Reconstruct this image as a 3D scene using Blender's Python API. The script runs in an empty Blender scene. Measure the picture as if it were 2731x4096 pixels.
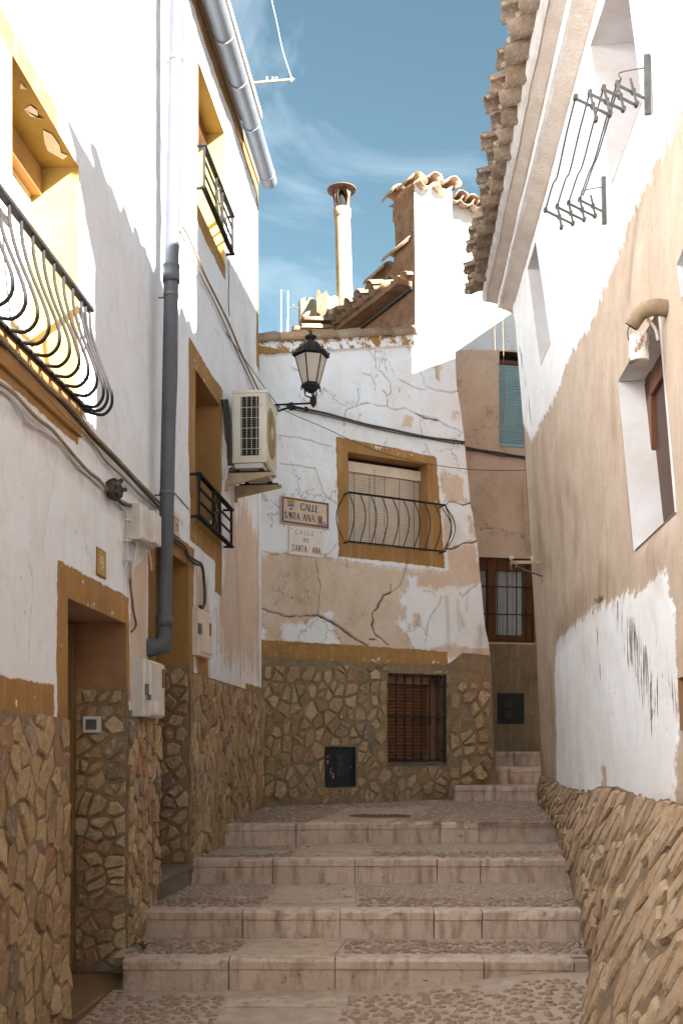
import bpy, math, random
import numpy as np
from mathutils import Vector, Matrix
R = math.radians
random.seed(7); rng = np.random.default_rng(7)
scene = bpy.context.scene; col = scene.collection
# ------------------------------------------------ camera, light, exposure
FPX, EYE = 4096.0, 1.4
cam = bpy.data.cameras.new('camera'); co = bpy.data.objects.new('camera', cam); col.objects.link(co)
co.location = (0, 0, EYE); co.rotation_euler = (R(90), 0, 0)
cam.sensor_fit = 'VERTICAL'; cam.sensor_height = 36; cam.sensor_width = 24; cam.lens = 36.0
cam.shift_y = 939/4096; cam.clip_start = .05; cam.clip_end = 2000
scene.camera = co
AZ, EL = 42.0, 26.6
world = bpy.data.worlds.new('World'); scene.world = world; world.use_nodes = True
wn = world.node_tree; wn.nodes.clear()
def wN(t, **k):
    n = wn.nodes.new(t)
    for a, b in k.items(): setattr(n, a, b)
    return n
sky = wN('ShaderNodeTexSky', sky_type='NISHITA', sun_disc=False, sun_elevation=R(EL), sun_rotation=R(180-AZ))
sky.altitude = 700; sky.air_density = 1.0; sky.dust_density = .05; sky.ozone_density = 2.2
bg = wN('ShaderNodeBackground'); bg.inputs['Strength'].default_value = .05
out = wN('ShaderNodeOutputWorld')
tc = wN('ShaderNodeTexCoord'); mp = wN('ShaderNodeMapping'); mp.inputs['Scale'].default_value = (3.0, 1.2, 5.5); mp.inputs['Rotation'].default_value = (0, .5, .3)
cn = wN('ShaderNodeTexNoise'); cn.inputs['Scale'].default_value = 1.35; cn.inputs['Detail'].default_value = 8; cn.inputs['Roughness'].default_value = .56; cn.inputs['Distortion'].default_value = .7
cr = wN('ShaderNodeMapRange'); cr.inputs['From Min'].default_value = .48; cr.inputs['From Max'].default_value = .9; cr.inputs['To Max'].default_value = .9
mx = wN('ShaderNodeMix', data_type='RGBA'); mx.inputs['B'].default_value = (3.6, 4.1, 4.4, 1)
wn.links.new(tc.outputs['Generated'], mp.inputs['Vector']); wn.links.new(mp.outputs[0], cn.inputs['Vector'])
wn.links.new(cn.outputs['Fac'], cr.inputs['Value']); sx = wN('ShaderNodeSeparateXYZ'); wn.links.new(tc.outputs['Generated'], sx.inputs[0]); zr = wN('ShaderNodeMapRange'); zr.inputs['From Min'].default_value = .30; zr.inputs['From Max'].default_value = .62; zr.inputs['To Min'].default_value = .15; wn.links.new(sx.outputs['Z'], zr.inputs['Value']); zm = wN('ShaderNodeMath', operation='MULTIPLY'); wn.links.new(cr.outputs[0], zm.inputs[0]); wn.links.new(zr.outputs[0], zm.inputs[1]); wn.links.new(zm.outputs[0], mx.inputs['Factor'])
tn = wN('ShaderNodeMix', data_type='RGBA', blend_type='MULTIPLY'); tn.inputs['Factor'].default_value = 1; tn.inputs['B'].default_value = (.50, .515, .385, 1)
wn.links.new(sky.outputs[0], tn.inputs['A']); wn.links.new(tn.outputs['Result'], mx.inputs['A']); wn.links.new(mx.outputs['Result'], bg.inputs[0]); wn.links.new(bg.outputs[0], out.inputs[0])
sl = bpy.data.lights.new('sun', 'SUN'); so = bpy.data.objects.new('sun', sl); col.objects.link(so)
sl.energy = 4.3; sl.angle = R(.53); sl.color = (1, .985, .96)
sd = Vector((-math.sin(R(AZ))*math.cos(R(EL)), math.cos(R(AZ))*math.cos(R(EL)), -math.sin(R(EL))))
so.rotation_euler = sd.to_track_quat('-Z', 'Y').to_euler()
vs = scene.view_settings; vs.view_transform = 'Standard'; vs.look = 'None'; vs.gamma = 1; vs.use_curve_mapping = False
vs.exposure = 3.32
# ------------------------------------------------ noise
def _h(i, j, s):
    n = (i*374761393 + j*668265263 + s*1442695041) & 0x7fffffff
    n = ((n ^ (n >> 13))*1274126177) & 0x7fffffff
    return ((n ^ (n >> 16)) & 0xffff)/65535.0
def vnoise(x, y, s=0):
    xi = np.floor(x).astype(np.int64); yi = np.floor(y).astype(np.int64); fx = x-xi; fy = y-yi
    fx = fx*fx*(3-2*fx); fy = fy*fy*(3-2*fy)
    return (_h(xi, yi, s)*(1-fx)+_h(xi+1, yi, s)*fx)*(1-fy)+(_h(xi, yi+1, s)*(1-fx)+_h(xi+1, yi+1, s)*fx)*fy
def fbm(x, y, s=0, o=4):
    t = 0; a = .5; tot = 0
    for k in range(o):
        t = t+a*vnoise(x*2**k, y*2**k, s+k*17); tot += a; a *= .5
    return t/tot-.5
# ------------------------------------------------ planes; px, py are photograph pixels
def ray(px, py): return (px-1365.5)/FPX, (2987-py)/FPX
def atz(px, py, z):
    u, v = ray(px, py); Y = (z-EYE)/v; return (u*Y, Y)
class Slant:
    def __init__(s, X0, k, side): s.X0, s.k, s.side = X0, k, side; n = math.hypot(1, k); s.n = (side/n, -side*k/n); s.U = Vector((k/n, 1/n, 0)); s.N = Vector((s.n[0], s.n[1], 0)); s.V = Vector((0, 0, 1))
    def g(s, Y): return 0
    def uv(s, px, py):
        u, v = ray(px, py); Y = 6.0
        for _ in range(30): Y = s.X0/(u-s.k+s.g(Y)*v)
        return (Y, EYE+v*Y)
    def P(s, a, b, c=0):
        return (s.X0+s.k*a-s.g(a)*(b-EYE)+c*s.n[0], a+c*s.n[1], b+0*a)
class SlantF(Slant):
    def g(s, Y): return .02+.05*np.clip((np.asarray(Y, float)-6)/4.5, 0, 1)
class Face:
    def __init__(s, ox, oy, sl): n = math.hypot(1, sl); s.o = (ox, oy); s.u = (1/n, sl/n); s.n = (sl/n, -1/n); s.U = Vector((s.u[0], s.u[1], 0)); s.N = Vector((s.n[0], s.n[1], 0)); s.V = Vector((0, 0, 1))
    def uv(s, px, py):
        u, v = ray(px, py); a = (u*s.o[1]-s.o[0])/(s.u[0]-u*s.u[1]); return (a, EYE+v*(s.o[1]+a*s.u[1]))
    def P(s, a, b, c=0): return (s.o[0]+a*s.u[0]+c*s.n[0], s.o[1]+a*s.u[1]+c*s.n[1], b+0*a)
W1 = Slant(-1.77, .0783, 1); W2 = Slant(-1.924, .1009, 1); WF = SlantF(1.03, .1009, -1)
WC = Face(-.832, 10.8, .532); WD = Face(1.0, 14.32, .2)
# ------------------------------------------------ objects
LOC = {}
def tag(o, label=None, cat=None, group=None, kind=None):
    for k, v in (('label', label), ('category', cat), ('group', group), ('kind', kind)):
        if v: o[k] = v
    return o
def thing(name, label, cat, loc=(0, 0, 0), group=None):
    o = bpy.data.objects.new(name, None); col.objects.link(o); o.location = loc; o.empty_display_size = .1
    LOC[o.name] = Vector(loc); return tag(o, label, cat, group)
def root_loc(p):
    while p is not None:
        if p.name in LOC: return LOC[p.name]
        p = p.parent
    return Vector((0, 0, 0))
def link(name, me, mat, parent=None):
    o = bpy.data.objects.new(name, me); col.objects.link(o)
    if mat and not me.materials: me.materials.append(mat)
    if parent: o.parent = parent
    return o
class MB:
    def __init__(s): s.v = []; s.f = []; s.sm = []
    def add(s, vs, fs, smooth=False):
        n = len(s.v); s.v += [tuple(float(q) for q in p) for p in vs]; s.f += [tuple(i+n for i in f) for f in fs]; s.sm += [smooth]*len(fs); return s
    def box(s, P, a0, a1, b0, b1, c0, c1, bv=0):
        vs = [P(a, b, c) for c in (c0, c1) for a, b in ((a0, b0), (a1, b0), (a1, b1), (a0, b1))]
        return s.add(vs, [(0, 3, 2, 1), (4, 5, 6, 7), (0, 1, 5, 4), (1, 2, 6, 5), (2, 3, 7, 6), (3, 0, 4, 7)])
    def bbox(s, P, a0, a1, b0, b1, c0, c1, bv=.004):   # box with chamfered front edges
        vs = [P(a, b, c) for c, i in ((c0, 0), (c1-bv, 0), (c1, bv)) for a, b in ((a0+i, b0+i), (a1-i, b0+i), (a1-i, b1-i), (a0+i, b1-i))]
        f = [(0, 3, 2, 1), (8, 9, 10, 11)]
        for k in (0, 4):
            for i in range(4): j = (i+1) % 4; f.append((k+i, k+j, k+4+j, k+4+i))
        return s.add(vs, f)
    def poly(s, P, pts, c0, c1):
        n = len(pts); vs = [P(a, b, c0) for a, b in pts]+[P(a, b, c1) for a, b in pts]
        return s.add(vs, [tuple(range(n-1, -1, -1)), tuple(range(n, 2*n))]+[(i, (i+1) % n, n+(i+1) % n, n+i) for i in range(n)])
    def tube(s, pts, r, n=6, caps=True, rs=None):
        pts = [Vector(p) for p in pts]; vs = []; m = len(pts); up = None
        for i, p in enumerate(pts):
            t = (pts[min(i+1, m-1)]-pts[max(i-1, 0)])
            if t.length < 1e-9: t = Vector((0, 0, 1))
            t.normalize()
            if up is None:
                up = Vector((0, 0, 1)) if abs(t.z) < .9 else Vector((1, 0, 0))
            x = t.cross(up).normalized() if t.cross(up).length > 1e-6 else t.orthogonal().normalized(); y = x.cross(t).normalized(); up = y
            rr = rs[i] if rs else r
            for k in range(n):
                a = 2*math.pi*k/n; vs.append(p+x*math.cos(a)*rr+y*math.sin(a)*rr)
        fs = [(i*n+k, i*n+(k+1) % n, (i+1)*n+(k+1) % n, (i+1)*n+k) for i in range(m-1) for k in range(n)]
        s.add(vs, fs, True)
        if caps: s.add([vs[k] for k in range(n)], [tuple(range(n-1, -1, -1))]); s.add([vs[(m-1)*n+k] for k in range(n)], [tuple(range(n))])
        return s
    def lathe(s, c, prof, n=16, ax=None, smooth=True, phase=0):   # prof: (r, h) along z (or ax)
        M = Matrix.Identity(3) if ax is None else Vector(ax).to_track_quat('Z', 'Y').to_matrix()
        c = Vector(c); vs = []
        for r, h in prof:
            for k in range(n): a = 2*math.pi*k/n+phase; vs.append(c+M@Vector((r*math.cos(a), r*math.sin(a), h)))
        m = len(prof)
        s.add(vs, [(i*n+k, i*n+(k+1) % n, (i+1)*n+(k+1) % n, (i+1)*n+k) for i in range(m-1) for k in range(n)], smooth)
        s.add([vs[k] for k in range(n)], [tuple(range(n-1, -1, -1))]); s.add([vs[(m-1)*n+k] for k in range(n)], [tuple(range(n))]); return s
    def build(s, name, mat, parent=None):
        l = root_loc(parent) if parent else Vector((0, 0, 0))
        me = bpy.data.meshes.new(name); me.from_pydata([(x-l.x, y-l.y, z-l.z) for x, y, z in s.v], [], s.f)
        me.polygons.foreach_set('use_smooth', s.sm); me.update()
        return link(name, me, mat, parent)
def smooth_pts(pts, k=4):
    pts = [Vector(p) for p in pts]; o = []
    for i in range(len(pts)-1):
        p0, p1, p2, p3 = pts[max(i-1, 0)], pts[i], pts[i+1], pts[min(i+2, len(pts)-1)]
        for j in range(k):
            t = j/k; o.append(.5*((2*p1)+(p2-p0)*t+(2*p0-5*p1+4*p2-p3)*t*t+(3*p1-p0-3*p2+p3)*t**3))
    o.append(pts[-1]); return o
# ------------------------------------------------ polygons in wall coordinates
def seg_dist(A, B, pts, closed=True):
    d = np.full(A.shape, 1e9); n = len(pts)
    for i in range(n if closed else n-1):
        x0, y0 = pts[i]; x1, y1 = pts[(i+1) % n]; dx, dy = x1-x0, y1-y0; L = dx*dx+dy*dy+1e-12
        t = np.clip(((A-x0)*dx+(B-y0)*dy)/L, 0, 1); d = np.minimum(d, np.hypot(A-x0-t*dx, B-y0-t*dy))
    return d
def inside(A, B, pts):
    r = np.zeros(A.shape, bool); n = len(pts)
    for i in range(n):
        x0, y0 = pts[i]; x1, y1 = pts[(i+1) % n]
        if y0 == y1: continue
        r ^= ((y0 > B) != (y1 > B)) & (A < (x1-x0)*(B-y0)/(y1-y0)+x0)
    return r
def sdf(A, B, pts): return np.where(inside(A, B, pts), 1, -1)*seg_dist(A, B, pts)
def px(w, *pts): return [w.uv(*p) for p in pts]
def rect(a0, a1, b0, b1): return [(a0, b0), (a1, b0), (a1, b1), (a0, b1)]
def grid_wall(name, w, outline, holes, h, mat, parent, fields=None, amp=.012, cracks=(), seed=0):
    xs = [p[0] for p in outline]; ys = [p[1] for p in outline]
    na = int((max(xs)-min(xs))/h)+1; nb = int((max(ys)-min(ys))/h)+1
    a = np.linspace(min(xs), max(xs), na+1); b = np.linspace(min(ys), max(ys), nb+1)
    A, B = np.meshgrid(a, b, indexing='ij')
    CA = (A[:-1, :-1]+A[1:, 1:])/2; CB = (B[:-1, :-1]+B[1:, 1:])/2
    keep = inside(CA, CB, outline)
    for hp in holes: keep &= ~inside(CA, CB, hp)
    cnt = np.zeros(A.shape, int)
    for i, j in ((0, 0), (1, 0), (0, 1), (1, 1)): cnt[i:i+na, j:j+nb] += keep
    bd = (cnt > 0) & (cnt < 4)
    # snap boundary vertices to the outlines
    ii, jj = np.where(bd); pa = A[ii, jj].copy(); pb = B[ii, jj].copy(); best = np.full(pa.shape, 1e9); na_, nb_ = pa.copy(), pb.copy()
    for poly in [outline]+list(holes):
        n = len(poly)
        for i in range(n):
            x0, y0 = poly[i]; x1, y1 = poly[(i+1) % n]; dx, dy = x1-x0, y1-y0; L = dx*dx+dy*dy+1e-12
            t = np.clip(((pa-x0)*dx+(pb-y0)*dy)/L, 0, 1); qx, qy = x0+t*dx, y0+t*dy; d = np.hypot(pa-qx, pb-qy)
            m = d < best; best[m] = d[m]; na_[m] = qx[m]; nb_[m] = qy[m]
    ok = best < h*1.2; A[ii[ok], jj[ok]] = na_[ok]; B[ii[ok], jj[ok]] = nb_[ok]
    edge = seg_dist(A, B, outline)
    for hp in holes: edge = np.minimum(edge, seg_dist(A, B, hp))
    fl = fields(A, B) if fields else {}
    C = amp*fbm(A*1.3+seed, B*1.3, seed, 3)*2+(.0045*fbm(A*11, B*8, seed+5, 4)+.006*fbm(A*4, B*3, seed+6, 3))*2
    K = np.zeros(A.shape)
    wa = A+.03*fbm(A*16, B*16, seed+9, 3); wb = B+.03*fbm(A*16+40, B*16, seed+11, 3)
    for pts, wd in cracks:
        d = seg_dist(wa, wb, pts, False); ww = np.maximum(wd*(.45+1.2*np.clip(vnoise(A*9+3, B*9, seed+20), 0, 1)), .0055)
        K = np.maximum(K, np.clip(1.25-d/ww, 0, 1)*(.62 if wd < .0062 else 1))
    C = C*np.clip(edge/.06, 0, 1)-np.minimum(K*.03, .02)
    if 'disp' in fl: C = C+fl.pop('disp')
    used = cnt > 0; idx = -np.ones(A.shape, int); idx[used] = np.arange(used.sum())
    X, Y, Z = w.P(A[used], B[used], C[used]); l = root_loc(parent)
    co_ = np.stack([X-l.x, Y-l.y, Z-l.z], 1).astype(np.float32)
    ki, kj = np.where(keep); q = np.stack([idx[ki, kj], idx[ki+1, kj], idx[ki+1, kj+1], idx[ki, kj+1]], 1)
    if getattr(w, 'side', 1) == 1 and isinstance(w, Slant) or False: pass
    me = bpy.data.meshes.new(name); me.vertices.add(len(co_)); me.vertices.foreach_set('co', co_.ravel())
    me.loops.add(q.size); me.loops.foreach_set('vertex_index', q.ravel().astype(np.int32))
    me.polygons.add(len(q)); me.polygons.foreach_set('loop_start', np.arange(0, q.size, 4, dtype=np.int32))
    me.polygons.foreach_set('use_smooth', np.ones(len(q), bool)); me.update(calc_edges=True)
    fl['fK'] = K
    for k, dflt in (('fA', -1), ('fO', -1), ('fD', 0), ('fK', 0), ('fT', -1), ('fP', 0)):
        at = me.attributes.new(k, 'FLOAT', 'POINT'); v = fl.get(k)
        v = np.full(len(co_), dflt, np.float32) if v is None else v[used].astype(np.float32)
        at.data.foreach_set('value', v)
    return link(name, me, mat, parent)
def reveal(name, w, hole, depth, mat, parent, c0=.004, inset=0, sides=None):
    mb = MB(); n = len(hole)
    for i in range(n):
        if sides and i not in sides: continue
        p, q = hole[i], hole[(i+1) % n]
        k = 8; vs = []; fs = []
        for t in range(k+1):
            a, b = p[0]+(q[0]-p[0])*t/k, p[1]+(q[1]-p[1])*t/k
            for d in range(4):
                c = c0+(-depth-c0)*d/3; vs.append(w.P(a, b, c))
        fs = [(t*4+d, t*4+d+1, (t+1)*4+d+1, (t+1)*4+d) for t in range(k) for d in range(3)]
        mb.add(vs, fs)
    return mb.build(name, mat, parent)
# ------------------------------------------------ stones
def clip(poly, nx, ny, d):      # keep nx*x+ny*y <= d
    o = []; n = len(poly)
    for i in range(n):
        p, q = poly[i], poly[(i+1) % n]; sp = nx*p[0]+ny*p[1]-d; sq = nx*q[0]+ny*q[1]-d
        if sp <= 0: o.append(p)
        if (sp < 0) != (sq < 0) and sp != sq: t = sp/(sp-sq); o.append((p[0]+(q[0]-p[0])*t, p[1]+(q[1]-p[1])*t))
    return o
def stones(P, region, holes, size, parent, mat, aspect=1.3, tl=.14, ang=90, gap=.009, hgt=.016, seed=1, cap=300, jit=.42, name='stone', prob=1.0, c_off=0.0, fill=.0):
    rnd = random.Random(seed); ca, sa = math.cos(R(ang)), math.sin(R(ang))
    fw = lambda a, b: ((a*ca+b*sa)/aspect, -a*sa+b*ca)
    bk = lambda x, y: (x*aspect*ca-y*sa, x*aspect*sa+y*ca)
    rg = [fw(*p) for p in region]
    x0, x1 = min(p[0] for p in rg)-size, max(p[0] for p in rg)+size; y0, y1 = min(p[1] for p in rg)-size, max(p[1] for p in rg)+size
    seeds = []
    r = 0; y = y0
    while y < y1:
        x = x0+(r % 2)*size*.5
        while x < x1:
            seeds.append((x+rnd.uniform(-jit, jit)*size, y+rnd.uniform(-jit, jit)*size)); x += size
        y += size; r += 1
    S = np.array(seeds); out = []
    ars = sum(region[i][0]*region[(i+1) % len(region)][1]-region[(i+1) % len(region)][0]*region[i][1] for i in range(len(region)))
    sg = 1 if ars > 0 else -1
    for sx, sy in seeds:
        a, b = bk(sx, sy)
        if not inside(np.array([a]), np.array([b]), region)[0]: continue
        if any(h0 < a < h1 and g0 < b < g1 for h0, h1, g0, g1 in holes): continue
        if rnd.random() > prob: continue
        d = np.hypot(S[:, 0]-sx, S[:, 1]-sy); nb = np.argsort(d)[1:14]; L = size*1.6
        poly = [(sx-L, sy-L), (sx+L, sy-L), (sx+L, sy+L), (sx-L, sy+L)]
        for k in nb:
            qx, qy = S[k]; nx, ny = qx-sx, qy-sy; poly = clip(poly, nx, ny, (nx*(qx+sx)+ny*(qy+sy))/2)
            if len(poly) < 3: break
        if len(poly) < 3: continue
        poly = [bk(*p) for p in poly]
        for i in range(len(region)):
            p, q = region[i], region[(i+1) % len(region)]; ex, ey = (q[0]-p[0])*sg, (q[1]-p[1])*sg; poly = clip(poly, ey, -ex, ey*p[0]-ex*p[1])
        for h0, h1, g0, g1 in holes:
            s = [(h0-a, 1, 0, h0), (a-h1, -1, 0, -h1), (g0-b, 0, 1, g0), (b-g1, 0, -1, -g1)]; m = max(s, key=lambda t: t[0]); poly = clip(poly, m[1], m[2], m[3])
        if len(poly) < 3: continue
        # merge close vertices, shrink, roughen
        pp = [poly[0]]
        for p in poly[1:]:
            if math.hypot(p[0]-pp[-1][0], p[1]-pp[-1][1]) > size*.12: pp.append(p)
        if len(pp) < 3: continue
        cx = sum(p[0] for p in pp)/len(pp); cy = sum(p[1] for p in pp)/len(pp)
        q = []
        g = gap*rnd.uniform(.5, 1.9)
        for i, p in enumerate(pp):
            nx_ = pp[(i+1) % len(pp)]; dd = math.hypot(p[0]-cx, p[1]-cy)+1e-6; k = max(.4, 1-g*1.25/dd)*rnd.uniform(.93, 1.0)
            q.append((cx+(p[0]-cx)*k, cy+(p[1]-cy)*k))
            if rnd.random() < .55 and len(pp) < 8:
                mx_, my_ = (p[0]+nx_[0])/2, (p[1]+nx_[1])/2; dd = math.hypot(mx_-cx, my_-cy)+1e-6; k = max(.4, 1-g/dd)*rnd.uniform(.9, 1.02); q.append((cx+(mx_-cx)*k, cy+(my_-cy)*k))
        ar = abs(sum(q[i][0]*q[(i+1) % len(q)][1]-q[(i+1) % len(q)][0]*q[i][1] for i in range(len(q))))/2
        if ar < size*size*.06: continue
        out.append((ar, cx, cy, q))
    out.sort(key=lambda t: -t[0]); rest = MB(); l = root_loc(parent)
    for k, (ar, cx, cy, q) in enumerate(out):
        n = len(q); H = hgt*rnd.uniform(.5, 1.6); tx, ty = rnd.uniform(-tl, tl), rnd.uniform(-tl, tl); vs = []
        for f, c in ((1.0, -.012), (1.0, H*.45), (.86, H)):
            for a, b in q:
                aa, bb = cx+(a-cx)*f, cy+(b-cy)*f; cc = c if c < 0 else c+(aa-cx)*tx+(bb-cy)*ty+rnd.uniform(-.3, .3)*H
                vs.append(P(aa, bb, cc+c_off))
        vs.append(P(cx+rnd.uniform(-.2, .2)*size*.4, cy, H*rnd.uniform(.85, 1.35)+c_off))
        fs = [(r*n+i, r*n+(i+1) % n, (r+1)*n+(i+1) % n, (r+1)*n+i) for r in (0, 1) for i in range(n)]+[(2*n+i, 2*n+(i+1) % n, 3*n) for i in range(n)]
        if k < cap: MB().add(vs, fs).build(name, mat, parent)
        else: rest.add(vs, fs)
    if rest.v: rest.build(name, mat, parent)['kind'] = 'stuff'
    return len(out)
# ------------------------------------------------ materials
class MT:
    def __init__(s, name):
        s.m = bpy.data.materials.new(name); s.m.use_nodes = True; s.t = s.m.node_tree; s.t.nodes.clear()
        s.o = s.n('ShaderNodeOutputMaterial'); s.b = s.n('ShaderNodeBsdfPrincipled'); s.l(s.b.outputs[0], s.o.inputs[0]); s.c = s.n('ShaderNodeTexCoord').outputs['Object']
    def n(s, t, **k):
        x = s.t.nodes.new(t)
        for a, b in k.items(): setattr(x, a, b)
        return x
    def l(s, a, b): s.t.links.new(a, b)
    def set(s, sock, v):
        if isinstance(v, (int, float)): sock.default_value = v
        elif isinstance(v, (tuple, list)): sock.default_value = (*v, 1) if len(v) == 3 and len(sock.default_value) == 4 else v
        else: s.l(v, sock)
    def map(s, scale, rot=(0, 0, 0), loc=(0, 0, 0)):
        m = s.n('ShaderNodeMapping'); m.inputs['Scale'].default_value = scale; m.inputs['Rotation'].default_value = rot; m.inputs['Location'].default_value = loc; s.l(s.c, m.inputs[0]); return m.outputs[0]
    def noise(s, scale, detail=5, rough=.6, vec=None, dist=0):
        x = s.n('ShaderNodeTexNoise'); x.inputs['Scale'].default_value = scale; x.inputs['Detail'].default_value = detail; x.inputs['Roughness'].default_value = rough; x.inputs['Distortion'].default_value = dist
        s.l(vec or s.c, x.inputs['Vector']); return x.outputs['Fac']
    def math(s, op, a, b=0, c=None):
        x = s.n('ShaderNodeMath', operation=op); s.set(x.inputs[0], a); s.set(x.inputs[1], b)
        if c is not None: s.set(x.inputs[2], c)
        return x.outputs[0]
    def mr(s, v, a, b, c=0, d=1):
        x = s.n('ShaderNodeMapRange'); s.l(v, x.inputs['Value'])
        for k, q in zip(('From Min', 'From Max', 'To Min', 'To Max'), (a, b, c, d)): x.inputs[k].default_value = q
        return x.outputs[0]
    def mix(s, f, a, b, mode='MIX'):
        x = s.n('ShaderNodeMix', data_type='RGBA', blend_type=mode); s.set(x.inputs['Factor'], f); s.set(x.inputs['A'], a); s.set(x.inputs['B'], b); return x.outputs['Result']
    def attr(s, nm): x = s.n('ShaderNodeAttribute'); x.attribute_name = nm; return x.outputs['Fac']
    def ramp(s, f, stops):
        x = s.n('ShaderNodeValToRGB'); e = x.color_ramp.elements
        while len(e) < len(stops): e.new(.5)
        for k, (p, c) in enumerate(stops): e[k].position = p; e[k].color = (*c, 1)
        s.l(f, x.inputs[0]); return x.outputs[0]
    def rand(s): return s.n('ShaderNodeObjectInfo').outputs['Random']
    def bump(s, h, st=.4, d=.01):
        x = s.n('ShaderNodeBump'); x.inputs['Strength'].default_value = st; x.inputs['Distance'].default_value = d; s.l(h, x.inputs['Height']); s.l(x.outputs[0], s.b.inputs['Normal'])
    def fin(s, col_, rough=.85, metal=0, spec=.3):
        s.set(s.b.inputs['Base Color'], col_); s.set(s.b.inputs['Roughness'], rough); s.b.inputs['Metallic'].default_value = metal; s.b.inputs['Specular IOR Level'].default_value = spec; return s.m
OCH = (.34, .190, .066); OCH2 = (.28, .15, .055)
def plaster(name, w1=(.72, .755, .81), w2=(.69, .685, .69), b1=(.61, .505, .425), b2=(.55, .435, .345), b3=(.41, .29, .205), streak=.5, peel=.0, edge=.16, soft=.007, craz=.5, se=.17, och=OCH, och2=OCH2, dark=(.06, .05, .045), rs=1.0):
    m = MT(name)
    n1 = m.noise(2.2*rs, 8, .66); n2 = m.noise(11, 8, .7); n3 = m.noise(46, 5, .6); st = m.noise(1.0, 6, .62, m.map((15, 15, 1.3))); st2 = m.noise(1.0, 5, .6, m.map((34, 34, 3.2)))
    fA, fO, fD, fK, fT, fP = [m.attr(k) for k in ('fA', 'fO', 'fD', 'fK', 'fT', 'fP')]
    e = m.math('ADD', m.math('MULTIPLY', m.math('SUBTRACT', n2, .5), edge), m.math('MULTIPLY', m.math('SUBTRACT', st, .5), se*streak))
    mA = m.mr(m.math('ADD', fA, e), -soft, soft)
    white = m.mix(m.mr(n1, .38, .66), w1, w2); white = m.mix(m.mr(m.noise(5.5, 8, .75), .5, .72, 0, .5), white, tuple(x*.80 for x in w2)); white = m.mix(m.mr(st2, .5, .85, 0, .35), white, tuple(x*.86 for x in w2))
    beige = m.mix(m.mr(n1, .35, .62), b1, b2); beige = m.mix(m.math('MULTIPLY', m.mr(st, .52, .8), streak*.6), beige, b3); beige = m.mix(m.mr(n2, .54, .72, 0, .5), beige, b3); beige = m.mix(m.mr(m.noise(1.1, 7, .7, m.map((1, 1, .45))), .52, .7, 0, .75), beige, b3)
    cl = m.mix(mA, white, beige)
    mO = m.mr(m.math('ADD', fO, m.math('MULTIPLY', m.math('SUBTRACT', n2, .5), .055)), -.003, .004)
    oc = m.mix(m.mr(n1, .4, .66), och, och2); oc = m.mix(m.mr(n3, .5, .8, 0, .35), oc, tuple(x*.7 for x in och2))
    oc = m.mix(m.mr(st, .50, .74, 0, .38), oc, (.50, .36, .22)); oc = m.mix(m.mr(m.noise(6, 7, .7), .5, .7, 0, .35), oc, (.24, .14, .06))
    pl = m.mr(m.math('ADD', n2, m.math('MULTIPLY', fP, .2)), .66, .672)
    cl = m.mix(m.math('MULTIPLY', mO, m.math('SUBTRACT', 1.0, pl)), cl, oc)
    # flakes fallen off down to earth colour
    fl = m.mr(m.math('ADD', st2, m.math('MULTIPLY', fT, 1.0)), .60, .63)
    cl = m.mix(fl, cl, m.mix(m.mr(n3, .4, .6), dark, tuple(min(1, x*2.6) for x in dark)))
    cl = m.mix(m.math('MULTIPLY', fD, m.mr(st, .25, .7)), cl, m.mix(.6, cl, (.20, .115, .055)))
    pit = m.mr(m.noise(23, 2, .5), .73, .76)
    cl = m.mix(m.math('MULTIPLY', pit, .5), cl, b3)
    vd = m.n('ShaderNodeTexVoronoi', feature='DISTANCE_TO_EDGE'); vd.inputs['Scale'].default_value = 2.6
    vm = m.n('ShaderNodeVectorMath', operation='ADD'); m.l(m.c, vm.inputs[0]); nv = m.n('ShaderNodeTexNoise'); nv.inputs['Scale'].default_value = 5; nv.inputs['Detail'].default_value = 6; nv.inputs['Roughness'].default_value = .7; m.l(m.c, nv.inputs['Vector']); vsx = m.n('ShaderNodeVectorMath', operation='SCALE'); vsx.inputs['Scale'].default_value = .34; m.l(nv.outputs['Color'], vsx.inputs[0]); m.l(vsx.outputs[0], vm.inputs[1]); m.l(vm.outputs[0], vd.inputs['Vector'])
    hc_ = m.math('MULTIPLY', m.mr(vd.outputs['Distance'], .006, .016, 1, 0), m.mr(m.noise(1.7, 4, .6), .52, .58, 0, craz))
    cl = m.mix(hc_, cl, (.26, .17, .11))
    cl = m.mix(m.mr(fK, .2, .95), cl, (.12, .075, .045))
    h = m.math('ADD', m.math('MULTIPLY', n3, .30), m.math('MULTIPLY', n2, .55)); h = m.math('SUBTRACT', h, m.math('MULTIPLY', mA, .25)); h = m.math('SUBTRACT', h, m.math('MULTIPLY', fl, .6)); h = m.math('SUBTRACT', h, m.math('MULTIPLY', pit, .4))
    m.bump(h, .55, .008); return m.fin(cl, .92, spec=.15)
def simple(name, c1, c2=None, scale=8, rough=.8, metal=0, bump=.2, spec=.3, rnd=0, st=False, bd=.004):
    m = MT(name); c2 = c2 or tuple(x*.75 for x in c1)
    n = m.noise(scale, 7, .65, m.map((4, 4, .5)) if st else None); c = m.mix(m.mr(n, .35, .65), c1, c2)
    if rnd: c = m.mix(m.mr(m.rand(), 0, 1, 0, rnd), c, tuple(x*.45 for x in c2))
    m.bump(m.noise(scale*7, 4, .6), bump, bd); return m.fin(c, rough, metal, spec)
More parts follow.
